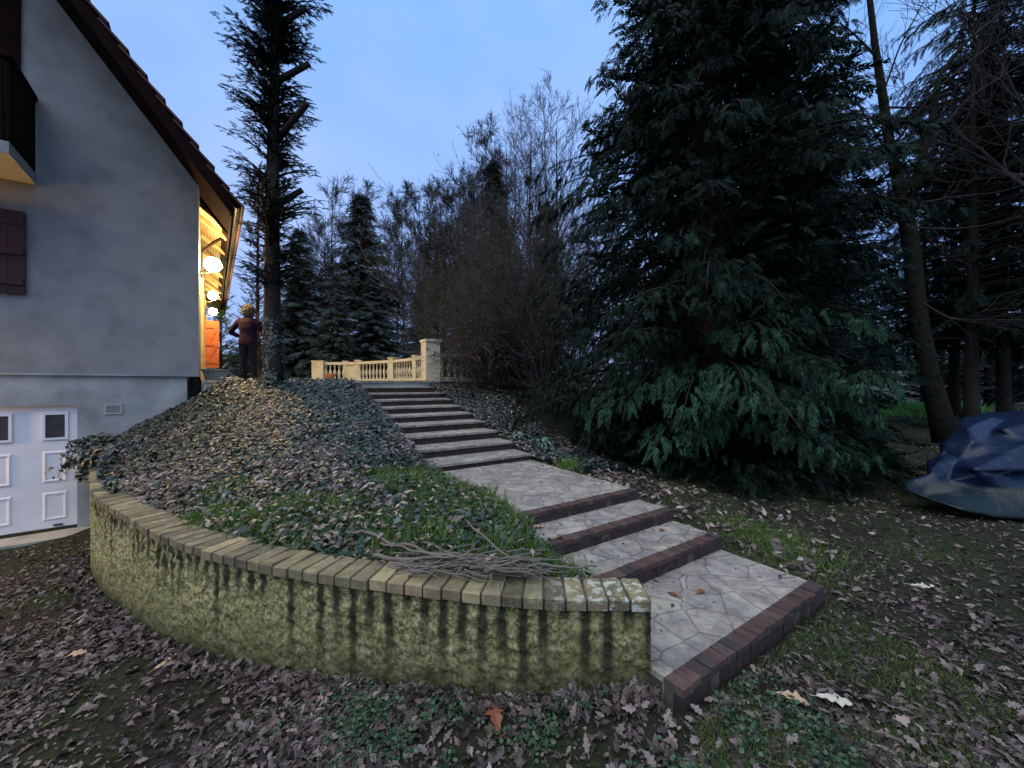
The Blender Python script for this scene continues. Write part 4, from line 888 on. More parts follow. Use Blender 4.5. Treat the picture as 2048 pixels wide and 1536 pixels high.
for pp in ([(1805, 405, 9.5), (1750, 392, 9.2), (1680, 390, 8.8), (1610, 372, 8.4), (1560, 362, 8.1)], [(1815, 440, 9.5), (1770, 450, 9), (1735, 500, 8.6), (1690, 528, 8.3), (1600, 535, 8)], [(1820, 400, 9.4), (1850, 340, 9), (1885, 315, 8.8), (1940, 290, 8.5)],
           [(1830, 455, 9.5), (1900, 460, 9), (1980, 450, 8.6), (2060, 430, 8.3)], [(1790, 330, 9.5), (1740, 250, 9.2), (1690, 160, 9), (1660, 60, 8.8)], [(1775, 215, 9.6), (1860, 215, 9.3), (1960, 222, 9), (2080, 222, 8.8)], [(1825, 410, 9.5), (1900, 395, 9.2), (2000, 385, 9), (2080, 360, 8.8)], [(1765, 190, 9.6), (1800, 90, 9.4), (1850, 0, 9.2), (1880, -80, 9)],
           [(1835, 600, 9.5), (1900, 640, 9.2), (1990, 640, 9), (2080, 640, 8.8)], [(1780, 300, 9.6), (1870, 180, 9), (1980, 90, 8.6), (2100, 30, 8.3)], [(1758, 120, 9.6), (1700, 60, 9.2), (1640, 20, 9)], [(1850, 300, 9.2), (1930, 200, 8.8), (2040, 130, 8.5), (2120, 90, 8.3)]):
    P_ = np.array([lp(a, b, c) - L0 for a, b, c in pp]); P_, _ = resample(P_, .18); rr = np.linspace(.030, .007, len(P_)); out.append((P_, rr, 3))
    for k in range(14):
        a = r.integers(1, len(P_)); b = norm(P_[a] - P_[a - 1]); ax = r.normal(0, 1, 3); ax = norm(ax - b * (ax @ b))
        branch_set(r, P_[a], norm(b + .8 * ax), r.uniform(.5, 1.3), .008, 1, out, .6, .04, 4, .2, .0035, .2)
cm = MB()
for pts, rr, dp in out: cm.tube(pts, rr, 4 if dp > 2 else 3, False)
cm.build('branches', M['twig'], lean)
# a second bare tree whose branches cross the top right corner
ob = bare('bare_tree', 13.5, 8.5, -.05, ('bark2', 'twig'), 'bare tree whose long branches cross the top right corner', None, seed=95, H=11, tr=.2, nmain=17, kids=5, depth=4, steep=.7, spread=.6, minr=.006, blen=.55, first=.3)

# ------------------------------------------------------------ ground cover
def oak_leaf(seed, lob=4):
    """lobed leaf outline as a triangle strip about its midrib, curled"""
    r = np.random.default_rng(seed); V = []; Fq = []; n = 9
    for i in range(n):
        x = i / (n - 1); w_ = .30 * math.sin(pi * min(1, x * .92 + .06)) ** .7 * (1.0 if i % 2 else .58) * (0.35 + .9 * x if x < .6 else 1.0) * r.uniform(.85, 1.15)
        if i in (0, n - 1): w_ = .02
        cz = .10 * math.sin(x * 3 + seed) - .25 * (x - .5) ** 2; cu = r.uniform(.0, .5)
        V += [(x, -w_, cz + w_ * cu), (x, 0, cz), (x, w_, cz + w_ * cu * .8)]
    for i in range(n - 1):
        a = i * 3; Fq += [(a, a + 3, a + 4, a + 1), (a + 1, a + 4, a + 5, a + 2)]
    b = len(V); V += [(-.28, .012, .03), (-.28, -.012, .03), (0, -.012, 0), (0, .012, 0)]; Fq.append((b, b + 1, b + 2, b + 3))
    return np.array(V), np.array(Fq)
OAKS = [oak_leaf(k) for k in range(4)]
IVYL = (np.array([(0,0,0),(.18,.42,.05),(.42,.22,.02),(.62,.44,.06),(.70,.16,.0),(1,0,-.10),(.70,-.16,.0),(.62,-.44,.06),(.42,-.22,.02),(.18,-.42,.05)]),
        [np.array([(0,2,1),(0,8,2),(0,9,8),(2,4,3),(8,7,6)]), np.array([(2,8,6,4)]), np.array([(4,6,5)])])
ROUND = (np.array([(0,0,0),(.3,.34,.06),(.75,.34,.05),(1,0,-.04),(.75,-.34,.05),(.3,-.34,.06)]), np.array([(0,1,2,3),(0,3,4,5)]))
BLADE = (np.array([(0,-.045,0),(0,.045,0),(.5,.032,.10),(.5,-.032,.10),(1,0,.05)]), [np.array([(0,1,2,3)]), np.array([(3,2,4)])])
def gnormal(zf, X, Y, e=.05):
    return norm(np.stack([-(zf(X + e, Y) - zf(X - e, Y)) / (2 * e), -(zf(X, Y + e) - zf(X, Y - e)) / (2 * e), np.ones_like(X)], -1))
def lay(mb, shape, X, Y, zf, size, lift=.01, tilt=.3, seed=0, dirz=None):
    r = np.random.default_rng(seed); n = len(X); a = r.uniform(0, 2 * pi, n); Nn = gnormal(zf, X, Y)
    up = norm(Nn + r.normal(0, tilt, (n, 3))); d = np.stack([np.cos(a), np.sin(a), 0 * a], -1); d = norm(d - up * (d * up).sum(-1, keepdims=True))
    if dirz is not None: d = norm(d * (1 - dirz[:, None]) + np.array([0, 0, 1.]) * dirz[:, None]); up = norm(np.cross(d, np.cross(up + r.normal(0, .3, (n, 3)), d)))
    P = np.stack([X, Y, zf(X, Y) + lift * r.uniform(.3, 1.5, n)], -1) - d * (size * .4)[:, None] * (0 if dirz is not None else 1)
    scatter(mb, shape[0], shape[1], P, d, up, size)
def persp_points(n, x0, x1, ymin, ymax, seed, p=1.6):
    """ground points, denser close to the camera"""
    r = np.random.default_rng(seed); f = r.random(n); Y = ymin * (ymax / ymin) ** (f ** 1.0); X = (r.uniform(x0, x1, n)) * Y; return X, Y
def in_stairs(X, Y, m=0.): 
    u = DW[0] * X + DW[1] * Y; t = DA[0] * X + DA[1] * Y; return (u > U0 - .03 - m) & (u < U1 + .02 + m) & (t > TS[0] - .04 - m) & (t < 9)
outer_poly = np.array(list(wl[::20] - N_[::20] * .03) + [np.array(hw(-1.5, .0)), np.array(hw(-.0, .02)), np.array([-5.85, 7.33]), np.array([-3.37, 8.12])] + [np.array(ut(1.60, t)) for t in (8.7, 4.4, 1.2)])
def free_ground(X, Y): return ~inside(outer_poly, X, Y) & ~in_stairs(X, Y) & ((HB[0] * X + HB[1] * Y < 9.34 - .42) | (X > -2)) & ~((DA[0] * X + DA[1] * Y > 8.5) & (DW[0]*X+DW[1]*Y < 3.9))
r = np.random.default_rng(101)
# dead leaves over the open ground
lit = MB()
for k, (n, smin, smax, zone) in enumerate([(62000, .035, .072, 'all'), (1500, .065, .11, 'near'), (130000, .007, .026, 'all')]):
    X, Y = persp_points(n, -1.5, 1.6, 1.25, 12 if zone == 'all' else 4.5, 200 + k)
    dens = vnoise(X + 20, Y + 20, 1.1, 3); green = vnoise(X + 50, Y + 7, .75, 3)
    keep = free_ground(X, Y) & (r.random(n) < np.where(X > 1.0, .24, .80) * sstep(.30, .62, dens) * (1 - .6 * sstep(.48, .6, green)) + .14)
    X, Y = X[keep], Y[keep]; q = r.integers(0, 4, len(X))
    for j in range(4):
        m_ = q == j
        if k == 2: lay(lit, ROUND if j % 2 else LEAFQ, X[m_], Y[m_], gz, r.uniform(smin, smax, m_.sum()), .012, .45, 300 + k * 10 + j)
        else: lay(lit, OAKS[j], X[m_], Y[m_], gz, r.uniform(smin, smax, m_.sum()), .016, .38, 300 + k * 10 + j)
tag(lit.build('leaf_litter', M['litter']), kind='stuff')
# on the bed: ivy with dead leaves caught in it
BX = lambda n, sd: (np.random.default_rng(sd).uniform(-7.2, .9, n), np.random.default_rng(sd + 1).uniform(1.9, 8.2, n))
def bed_pts(n, sd, grow=0):
    X, Y = BX(n, sd); k = in_bed(X, Y); return X[k], Y[k]
def front_w(X, Y):      # 1 on the grassy front of the bed and along the stairs, 0 up the slope
    u = DW[0] * X + DW[1] * Y; d = np.abs(np.interp(X, wl[::-1, 0], wl[::-1, 1]) - Y)
    a = (1 - sstep(.75, 1.5, Y - np.interp(X, wl[::-1, 0], wl[::-1, 1]))) * sstep(-3.3, -2.6, X)
    b = sstep(.35, 1.0, u) * (1 - sstep(3.6, 4.8, DA[0] * X + DA[1] * Y))
    return np.clip(np.maximum(a, b) + (vnoise(X + 3, Y + 3, 1.6, 3) - .5) * .8, 0, 1)
iv = MB()
for k in range(5):
    X, Y = bed_pts(26000, 400 + k * 3); fw = front_w(X, Y); m_ = r.random(len(X)) > fw * .93; X, Y = X[m_], Y[m_]
    hh = .03 + .10 * vnoise(X, Y, 3.5, 2) * r.random(len(X))
    lay(iv, IVYL, X, Y, lambda a, b: bz(a, b), r.uniform(.03, .065, len(X)), .018 + .018 * k, .28, 420 + k)
# thicker ivy mound along the house wall and terrace front, spilling over the coping by the garage
n = 16000; f = r.random(n); 
edge = np.array([hw(-1.36, -.05), hw(-.9, -.1), hw(-.2, -.1), hw(.05, -.05), (-5.4, 7.3), (-4.6, 7.45), (-3.8, 7.75), (-3.35, 7.9)]); es = np.concatenate([[0], np.cumsum(np.linalg.norm(np.diff(edge, axis=0), axis=1))]); q = f * es[-1]
X = np.interp(q, es, edge[:, 0]) + r.normal(0, .13, n); Y = np.interp(q, es, edge[:, 1]) - np.abs(r.normal(0, .16, n)); 
m_ = HB[0] * X + HB[1] * Y < 9.34 - .04; X, Y = X[m_], Y[m_]; Zr = bz(X, Y) + r.uniform(0, .07, len(X)) * (.6 + .8 * vnoise(X, Y, 3, 2))
Zr = np.minimum(Zr, ZT + .03)
a = r.uniform(0, 2 * pi, len(X)); dd = norm(np.stack([np.cos(a), np.sin(a), r.normal(-.3, .5, len(X))], -1)); scatter(iv, IVYL[0], IVYL[1], np.stack([X, Y, Zr], -1), dd, norm(np.array([0, -.6, .8]) + r.normal(0, .4, (len(X), 3))), r.uniform(.05, .09, len(X)))
n = 3600; s_ = r.uniform(WLEN - 4.3, WLEN, n) ; wgt = (s_ - (WLEN - 4.3)) / 4.3; m_ = r.random(n) < wgt ** .8; s_ = s_[m_]; n = len(s_)
Xa = np.interp(s_, arc, wl[:, 0]); Ya = np.interp(s_, arc, wl[:, 1]); nx_ = np.interp(s_, arc, N_[:, 0]); ny_ = np.interp(s_, arc, N_[:, 1]); o_ = r.uniform(-.03, .24, n) + .0
far = (s_ > WLEN - 2.6); o_ = np.where(far, r.uniform(-.10, .24, n), np.maximum(o_, .10)); hgt = np.where(far, r.uniform(.0, .22, n), r.uniform(0, .05, n))
a = r.uniform(0, 2 * pi, n); dd = norm(np.stack([np.cos(a), np.sin(a), r.normal(-.4, .5, n)], -1))
scatter(iv, IVYL[0], IVYL[1], np.stack([Xa + nx_ * o_, Ya + ny_ * o_, ZW + hgt - np.where(o_ < 0, .12, 0)], -1), dd, norm(np.array([-.3, -.5, .8]) + r.normal(0, .4, (n, 3))), r.uniform(.045, .08, n))
# trailing shoots over the garage side
st_m = MB()
for k in range(9):
    x0, y0 = hw(-1.50 + r.uniform(-.03, .10), r.uniform(-.55, -.1)); z0 = .55 + r.uniform(-.1, .1); L = r.uniform(.25, .75)
    s = np.linspace(0, 1, 12); P_ = np.stack([x0 - L * .12 * s + .03 * np.sin(s * 7 + k), y0 - .25 * L * s, z0 + .06 * s - L * .9 * s ** 1.7], -1); st_m.tube(P_, .004, 3, False)
    n = 16; i = r.integers(0, 12, n); a = r.uniform(0, 2 * pi, n)
    scatter(iv, IVYL[0], IVYL[1], P_[i] + r.normal(0, .02, (n, 3)), norm(np.stack([np.cos(a), np.sin(a), r.normal(-.5, .4, n)], -1)), norm(np.array([-.5, -.7, .4]) + r.normal(0, .4, (n, 3))), r.uniform(.04, .065, n))
# ivy at the base of the tall cypress and on the bank right of the steps
n = 1500; a = r.uniform(0, 2 * pi, n); z = r.random(n) ** 1.8 * 1.3; k_ = vnoise(z * 3, a * 1.2, 1.5, 2) > .42; a, z = a[k_], z[k_]; n = len(a); rr = .150 + .03 * r.random(n) + .12 * np.exp(-z * 5)
scatter(iv, IVYL[0], IVYL[1], np.stack([-4.33 + rr * np.cos(a), 7.0 + rr * np.sin(a), 1.42 + z], -1), norm(np.stack([-np.sin(a), np.cos(a), r.normal(-.5, .5, n)], -1)), np.stack([np.cos(a), np.sin(a), .3 + 0 * a], -1), r.uniform(.04, .075, n))
n = 15000; uu = U1 + .06 + np.abs(r.normal(0, .75, n)); tt = r.uniform(3.6, 9.3, n); X, Y = ut(uu, tt); m_ = r.random(n) < .35 + .9 * (vnoise(X, Y, 1.4, 3) - .25); X, Y = X[m_], Y[m_]
lay(iv, IVYL, X, Y, gz, r.uniform(.045, .085, len(X)), .05, .5, 444)
tag(iv.build('ivy', M['ivy']), kind='stuff'); tag(st_m.build('ivy_stems', M['twig']), kind='stuff')
bl = MB()
for k, (n, lo, hi) in enumerate([(74000, .028, .065), (5600, .06, .10)]):
    X, Y = bed_pts(n, 500 + 3 * k); fw = front_w(X, Y); d = vnoise(X + 9, Y + 2, 1.3, 3)
    m_ = r.random(len(X)) < sstep(.34, .58, d) * np.where(fw > .5, .24, 1.0) * (1 - .72 * sstep(5.2, 6.4, Y)) + .05; X, Y = X[m_], Y[m_]; q = r.integers(0, 4, len(X))
    for j in range(4): lay(bl, OAKS[j], X[q == j], Y[q == j], bz, r.uniform(lo, hi, (q == j).sum()), .085 if k == 0 else .095, .26, 520 + 10 * k + j)
n = 5200; uu = U1 + .05 + np.abs(r.normal(0, .9, n)); tt = r.uniform(1.2, 9.2, n); m_ = r.random(n) < np.where(tt < 4, .28, 1); uu, tt = uu[m_], tt[m_]; n = len(uu); X, Y = ut(uu, tt); q = r.integers(0, 4, n)
for j in range(4): lay(bl, OAKS[j], X[q == j], Y[q == j], gz, r.uniform(.05, .10, (q == j).sum()), .05, .4, 560 + j)
tag(bl.build('fallen_leaves', M['litter2']), kind='stuff')
n = 3000; s_ = r.uniform(0, WLEN - 2.5, n); o_ = -.02 - np.abs(r.normal(0, .07, n)); X = np.interp(s_, arc, wl[:, 0]) + np.interp(s_, arc, N_[:, 0]) * o_; Y = np.interp(s_, arc, wl[:, 1]) + np.interp(s_, arc, N_[:, 1]) * o_; q = r.integers(0, 4, n)
fl_ = MB()
for j in range(4): lay(fl_, OAKS[j], X[q == j], Y[q == j], gz, r.uniform(.03, .085, (q == j).sum()), .03, .7, 580 + j)
tag(fl_.build('leaf_drift', M['litter']), kind='stuff')
# clover, weeds and grass on the bed front
wd = MB()
for k in range(3):
    X, Y = bed_pts(34000, 600 + 3 * k); fw = front_w(X, Y); pch = vnoise(X + 31, Y + 17, 2.2, 3); m_ = r.random(len(X)) < fw * sstep(.33, .55, pch); X, Y = X[m_], Y[m_]
    lay(wd, ROUND, X, Y, bz, r.uniform(.018, .038, len(X)), .02 + .02 * k, .5, 620 + k)
X, Y = persp_points(90000, -1.0, 1.1, 1.30, 2.5, 640); m_ = free_ground(X, Y) & (r.random(len(X)) < sstep(.30, .66, vnoise(X + 3.3, Y + 8, 2.3, 3)) * (1 - sstep(1.0, 1.5, X)) * sstep(-1.4, -.3, X)); X, Y = X[m_], Y[m_]
lay(wd, ROUND, X, Y, gz, r.uniform(.009, .026, len(X)), .03, .6, 641)
tag(wd.build('clover', M['weed']), kind='stuff')
gr = MB()
def tufts(cx, cy, nb, spread, h, zf, sd):
    r2 = np.random.default_rng(sd); X = cx + r2.normal(0, spread, nb); Y = cy + r2.normal(0, spread, nb)
    lay(gr, BLADE, X, Y, zf, r2.uniform(h * .5, h, nb) * 1.0, .0, .6, sd + 1, dirz=r2.uniform(.35, .85, nb))
for i in range(46):
    X, Y = bed_pts(60, 700 + 3 * i); fw = front_w(X, Y); ok = np.where(fw > .75)[0]
    if len(ok): tufts(X[ok[0]], Y[ok[0]], 170, .09, .12, bz, 900 + i)
for i, (px, py, z_) in enumerate([(780,962,.62),(850,975,.58),(610,1000,.55),(490,1035,.48),(930,975,.56),(985,1005,.50),(700,1008,.53),(560,1020,.5),(400,1035,.46)]):
    p = pz(px, py, z_); tufts(p[0], p[1], 420, .08, .13, bz, 1100 + i)
for t in np.linspace(1.7, 4.2, 11): x, y = ut(1.60 + r.normal(0, .07), t); tufts(x, y, 170, .07, .12, bz, 1200 + int(t * 40))
p = pz(1130, 925, .50); tufts(p[0] + .05, p[1] + .05, 260, .07, .20, gz, 1301)
# moss and short grass on the open ground
def mossy(n, x0, x1, y0, y1, sd, thr=.50):
    X, Y = persp_points(n, x0, x1, y0, y1, sd); m_ = free_ground(X, Y) & (r.random(n) < sstep(thr, thr + .12, vnoise(X + 50, Y + 7, .9, 3))); return X[m_], Y[m_]
ms = MB()
X, Y = mossy(110000, -1.4, .55, 1.35, 4.0, 1401, .44); lay(ms, BLADE, X, Y, gz, r.uniform(.012, .032, len(X)), .006, .7, 1402, dirz=r.uniform(.2, .7, len(X)))
X, Y = mossy(100000, .3, 1.5, 1.4, 7.0, 1403, .44); lay(ms, BLADE, X, Y, gz, r.uniform(.015, .045, len(X)), .004, .7, 1404, dirz=r.uniform(.2, .7, len(X)))
n = 7000; s_ = r.uniform(0, WLEN - 2.6, n); o_ = .0 - np.abs(r.normal(0, .035, n)); k_ = vnoise(s_, s_ * 0 + 3, 2.5, 2) > .4; s_, o_ = s_[k_], o_[k_]; n = len(s_)
lay(ms, BLADE, np.interp(s_, arc, wl[:, 0]) + np.interp(s_, arc, N_[:, 0]) * o_, np.interp(s_, arc, wl[:, 1]) + np.interp(s_, arc, N_[:, 1]) * o_, gz, r.uniform(.02, .06, n), .004, .7, 1409, dirz=r.uniform(.3, .85, n))
tag(ms.build('moss', M['mossm']), kind='stuff')
c_ = pz(1560, 1095, .03); tufts(c_[0], c_[1], 4200, .26, .06, gz, 1501); c_ = pz(1480, 1068, .06); tufts(c_[0], c_[1], 1500, .13, .06, gz, 1502)
tag(gr.build('grass', M['grassm']), kind='stuff')
# bright grass far under the trees
fg = MB(); n = 9000; X = r.normal(19.2, 1.5, n); Y = r.normal(19.2, .8, n); a = r.uniform(0, 2 * pi, n)
scatter(fg, BLADE[0], BLADE[1], np.stack([X, Y, 0 * X - .02], -1), norm(np.stack([np.cos(a) * .4, np.sin(a) * .4, np.ones(n)], -1)), norm(np.stack([np.sin(a), -np.cos(a), .1 + 0 * a], -1)), np.stack([r.uniform(.2, .75, n), np.full(n, .55), np.full(n, .3)], -1))
tag(fg.build('tall_grass', M['lawn']), kind='stuff')
# low kerb stone by the bottom slab
kb = MB(); a_, b_ = pz(1572, 1142, .02), pz(1618, 1122, .02); bar(kb, a_[:2], b_[:2], -.1, .045, .035); tag(kb.build('kerb_stone', M['mortar']), 'grey kerb stone end showing in the grass beside the bottom slab', 'kerb stone')
# hellebore-like plants right of the steps
def leafy(x, y, z, n, L, W_, seed, label, mat):
    r2 = np.random.default_rng(seed); t = MB()
    for i in range(n):
        az = r2.uniform(0, 2 * pi); l = L * r2.uniform(.6, 1.1); s = np.linspace(0, 1, 6); el = r2.uniform(.5, 1.2)
        c = np.stack([np.cos(az) * l * s * .8, np.sin(az) * l * s * .8, l * (el * s - .95 * s * s)], -1); wv = W_ * np.array([.15, .55, 1, .95, .6, .05]); sd_ = np.array([-sin(az), cos(az), 0])
        V = np.concatenate([c - sd_ * wv[:, None], c + np.array([0, 0, -.006]), c + sd_ * wv[:, None]]); i_ = np.arange(5)
        t.add(V, np.concatenate([np.stack([i_, i_ + 6, i_ + 7, i_ + 1], -1), np.stack([i_ + 6, i_ + 12, i_ + 13, i_ + 7], -1)]))
    return tag(t.build('leafy_plant', mat, loc=(x, y, z), smooth=True), label, 'plant')
hm = simple('pale_leaves', [(.06, .12, .09), (.14, .23, .17)], 3, .5, 0, island=.8, spec=.5)
for (px, py, z, n, L, lb_) in ((1070, 892, .52, 70, .34, 'pale blue-green leafy clump beside the lowest upper step'), (1022, 878, .62, 40, .26, 'smaller pale leafy clump one step higher'), (1118, 915, .48, 50, .24, 'bright green fern-like clump beside the landing')):
    p = pz(px, py, z); leafy(p[0] + .12, p[1] + .1, gzf(p[0] + .12, p[1] + .1) + .03, n, L, .022, int(px), lb_, hm if 'pale' in lb_ else M['weed'])

# crumbs of leaf and dirt gathered on the treads
cr_m = MB(); n = 2600; uu = r.uniform(U0 + .03, U1 - .03, n); tt = r.uniform(TS[0] + .03, 8.5, n); k = np.searchsorted(TS, tt) - 1; T_a = np.array(TS); bk = np.minimum(np.abs(T_a[np.clip(k + 1, 0, 13)] - tt), np.minimum(uu - U0, U1 - uu)); m_ = (r.random(n) < np.exp(-bk * 16) + .08); uu, tt, k = uu[m_], tt[m_], k[m_]
X, Y = ut(uu, tt); Zk = np.array(ZS)[k] + .004; a = r.uniform(0, 2 * pi, len(X)); up = norm(np.stack([r.normal(0, .3, len(X)), r.normal(0, .3, len(X)), np.ones(len(X))], -1)); d = norm(np.cross(up, np.stack([np.cos(a), np.sin(a), 0 * a], -1)))
scatter(cr_m, LEAFQ[0], LEAFQ[1], np.stack([X, Y, Zk + .003], -1), d, up, r.uniform(.008, .035, len(X)))
tag(cr_m.build('tread_litter', M['litter']), kind='stuff')
# individual leaves lying on the treads
def leafmat(nm, c): return simple(nm, [tuple(x * .7 for x in c), c], 12, .6, .2, 60)
LM = [leafmat('rust_leaf', (.20, .07, .035)), leafmat('dark_leaf', (.05, .04, .045)), leafmat('buff_leaf', (.45, .30, .18)), leafmat('pale_leaf', (.50, .46, .36))]
def tread_z(x, y):
    u = DW[0] * x + DW[1] * y; t = DA[0] * x + DA[1] * y
    if not (U0 < u < U1) or t < TS[0]: return gzf(x, y) + .02
    return ZS[max(k for k in range(14) if TS[k] <= t)] + .004
for i, (px, py, z, sz, m_i, rz, lb_) in enumerate([(1400, 1187, .11, .085, 0, .4, 'reddish oak leaf lying in the middle of the bottom slab'), (1348, 1192, .11, .095, 0, 2.1, 'duller rust leaf left of the reddish one on the bottom slab'), (1345, 1213, .11, .05, 1, 1., 'small dark leaf nearest the wall end on the bottom slab'), (1312, 1163, .11, .05, 1, 2.4, 'small dark leaf at the back edge of the bottom slab'),
      (1325, 1062, .22, .08, 0, 3.6, 'rust leaf on the second slab from the bottom'), (1075, 1056, .32, .10, 2, .2, 'buff leaf at the left end of the third slab'), (1180, 1065, .32, .06, 1, 1.7, 'dark leaf on the third slab'), (1560, 1155, .11, .06, 1, .9, 'dark curled leaf at the far right of the bottom slab'), (1120, 1075, .32, .08, 0, 4.2, 'brown leaf beside the buff one on the third slab'),
      (1585, 1405, .0, .13, 2, -.6, 'large tan oak leaf in the right foreground'), (1668, 1403, .0, .14, 3, -.35, 'large pale whitish leaf in the right foreground'), (1845, 1178, .0, .14, 3, -.3, 'pale leaf on the moss at the far right'), (150, 1353, -.45, .12, 2, .3, 'buff curled leaf in the left foreground'), (165, 1136, -.62, .10, 2, .5, 'yellow leaf on the ground below the garage corner'),
      (335, 1345, -.29, .13, 2, 1.1, 'large orange-tan leaf at the foot of the curved wall'), (632, 1352, -.14, .13, 2, 1.5, 'tan oak leaf standing against the foot of the wall'), (990, 1430, -.02, .15, 0, 1.9, 'big crumpled purplish oak leaf in front of the wall')]):
    p = pz(px, py, z); V, Fq = OAKS[i % 4]; o = MB().add((V - [.5, 0, 0]) * np.array([sz, sz, sz * .8]), Fq).build('fallen_leaf', LM[m_i], loc=(p[0], p[1], tread_z(p[0], p[1]) + .006)); o.rotation_euler = (.1, -.12, rz); tag(o, lb_, 'leaf', 'single leaves one can pick out')

# brush pile on the coping --------------------------------------------
bp = empty('brush_pile', tuple(pz(930, 1130, .5)), label='heap of grey cut branches and twigs lying along the wall coping', cat='brushwood'); B0 = pz(930, 1130, .5)
r = np.random.default_rng(55)
sticks = [([(722,1062,.5),(800,1093,.52),(860,1105,.55),(930,1117,.56),(1010,1134,.54),(1085,1144,.5)], .011), ([(745,1112,.50),(850,1113,.53),(960,1124,.53),(1060,1138,.50)], .013), ([(930,1043,.49),(968,1082,.56),(1010,1112,.60),(1050,1136,.58),(1082,1140,.52)], .008),
  ([(1000,1130,.5),(1050,1136,.53),(1110,1134,.53),(1195,1134,.52)], .010), ([(1082,1141,.52),(1094,1130,.56),(1095,1112,.6),(1085,1106,.61),(1060,1110,.60)], .006), ([(928,1137,.52),(958,1155,.49),(985,1180,.43),(1003,1197,.37)], .007), ([(927,1134,.52),(912,1148,.50),(905,1158,.49)], .006),
  ([(760,1088,.5),(820,1102,.55),(900,1112,.58),(985,1106,.60),(1045,1118,.58)], .007), ([(790,1131,.48),(860,1133,.50),(940,1143,.50),(1060,1149,.47)], .010), ([(815,1150,.47),(880,1133,.52),(950,1112,.58),(1000,1100,.60)], .005), ([(830,1080,.5),(880,1090,.54),(945,1115,.55),(1010,1145,.49)], .007),
  ([(1000,1141,.5),(1050,1146,.49),(1110,1152,.48)], .007), ([(840,1124,.5),(900,1131,.52),(990,1133,.55),(1050,1125,.57)], .012), ([(770,1120,.49),(830,1128,.5),(900,1140,.5)], .006), ([(970,1150,.48),(1020,1143,.51),(1075,1146,.48)], .005)]
for q, rad in sticks:
    P_ = np.array([pz(*a) for a in q]) - B0; P_, _ = resample(P_, .03); P_ = P_ + np.stack([.0 * P_[:, 0], .05 * (vnoise(P_[:, 0] + rad * 900, P_[:, 0] * 0, 6, 3) - .5), .06 * (vnoise(P_[:, 0] + rad * 500, P_[:, 0] * 0 + 3, 7, 3) - .5)], -1); m = MB(); m.tube(P_, np.linspace(rad, rad * .45, len(P_)), 6); m.build('stick', M['stick'], bp, smooth=True)
for k in range(70):
    a = pz(r.uniform(770, 1040), r.uniform(1100, 1150), .49 + r.uniform(0, .06)) - B0; L = r.uniform(.12, .4); th = r.normal(0, .5); d = np.array([cos(th), sin(th) * .5, r.normal(0, .12)]) * L
    P_ = np.array([a, a + d * .35 + r.normal(0, .012, 3), a + d * .7 + r.normal(0, .015, 3), a + d]); m = MB(); m.tube(P_, np.linspace(.0045, .002, 4), 4); m.build('twig', M['stick'], bp)

# tarpaulin-covered heap ---------------------------------------------
tr = empty('tarpaulin_heap', (6.9, 5.2, -.02), label='heap covered by a crumpled dark blue tarpaulin at the right edge of the garden', cat='tarpaulin')
T0 = np.array([6.9, 5.2, -.02])
def tq_(px, py, Y): return pY(px, py, Y) - T0
rows = [
 [(1842,990,4.35),(1878,1004,4.25),(1925,1020,4.15),(1990,1032,4.1),(2070,1040,4.05),(2180,1052,4.0),(2300,1064,4.0)],
 [(1806,975,4.5),(1850,998,4.4),(1922,972,4.42),(1985,975,4.30),(2060,985,4.2),(2170,1000,4.2),(2300,1010,4.2)],
 [(1812,965,4.6),(1857,940,4.62),(1905,965,4.45),(1962,946,4.33),(2040,940,4.38),(2160,945,4.3),(2300,955,4.3)],
 [(1846,958,4.7),(1868,938,4.6),(1900,927,4.68),(1955,941,4.28),(2034,937,4.30),(2150,915,4.25),(2300,915,4.25)],
 [(1862,925,4.85),(1888,905,4.85),(1930,920,4.62),(1990,905,4.50),(2060,890,4.42),(2150,880,4.45),(2300,880,4.4)],
 [(1880,905,4.95),(1892,888,4.85),(1940,880,4.70),(1985,880,4.68),(2040,878,4.62),(2140,850,4.6),(2300,850,4.6)],
 [(1885,890,5.1),(1915,858,5.0),(1942,858,4.85),(1978,856,4.95),(2010,860,4.72),(2100,835,4.8),(2300,825,4.8)],
 [(1890,885,5.4),(1933,836,5.2),(1975,832,5.15),(2018,842,5.0),(2048,828,5.05),(2140,815,5.0),(2300,800,5.0)],
 [(1900,880,5.8),(1940,832,5.7),(1985,825,5.6),(2030,819,5.55),(2065,815,5.5),(2150,805,5.5),(2300,790,5.4)],
 [(1905,875,6.4),(1945,832,6.5),(1990,826,6.6),(2030,821,6.6),(2065,817,6.6),(2150,808,6.6),(2300,800,6.6)],
 [(1905,925,7.0),(1945,925,7.2),(1990,925,7.3),(2030,925,7.3),(2065,925,7.3),(2150,925,7.3),(2300,925,7.3)]]
G = np.array([[tq_(*c) for c in row] for row in rows])
def up_(G, k=6, amp=.0):
    ny, nx, _ = G.shape; yi = np.linspace(0, ny - 1, (ny - 1) * k + 1); xi = np.linspace(0, nx - 1, (nx - 1) * k + 1)
    a = np.floor(yi).astype(int).clip(0, ny - 2); b = np.floor(xi).astype(int).clip(0, nx - 2); fy = (yi - a)[:, None, None]; fx = (xi - b)[None, :, None]
    pass
    return (G[a][:, b] * (1 - fx) + G[a][:, b + 1] * fx) * (1 - fy) + (G[a + 1][:, b] * (1 - fx) + G[a + 1][:, b + 1] * fx) * fy
ii, jj = np.meshgrid(range(G.shape[0]), range(G.shape[1]), indexing='ij'); sg_ = np.where((ii + jj) % 2 == 0, 1, -1) * ((ii > 0) & (ii < 9)); G[..., 1] += .045 * sg_; G[..., 2] += .01 * sg_
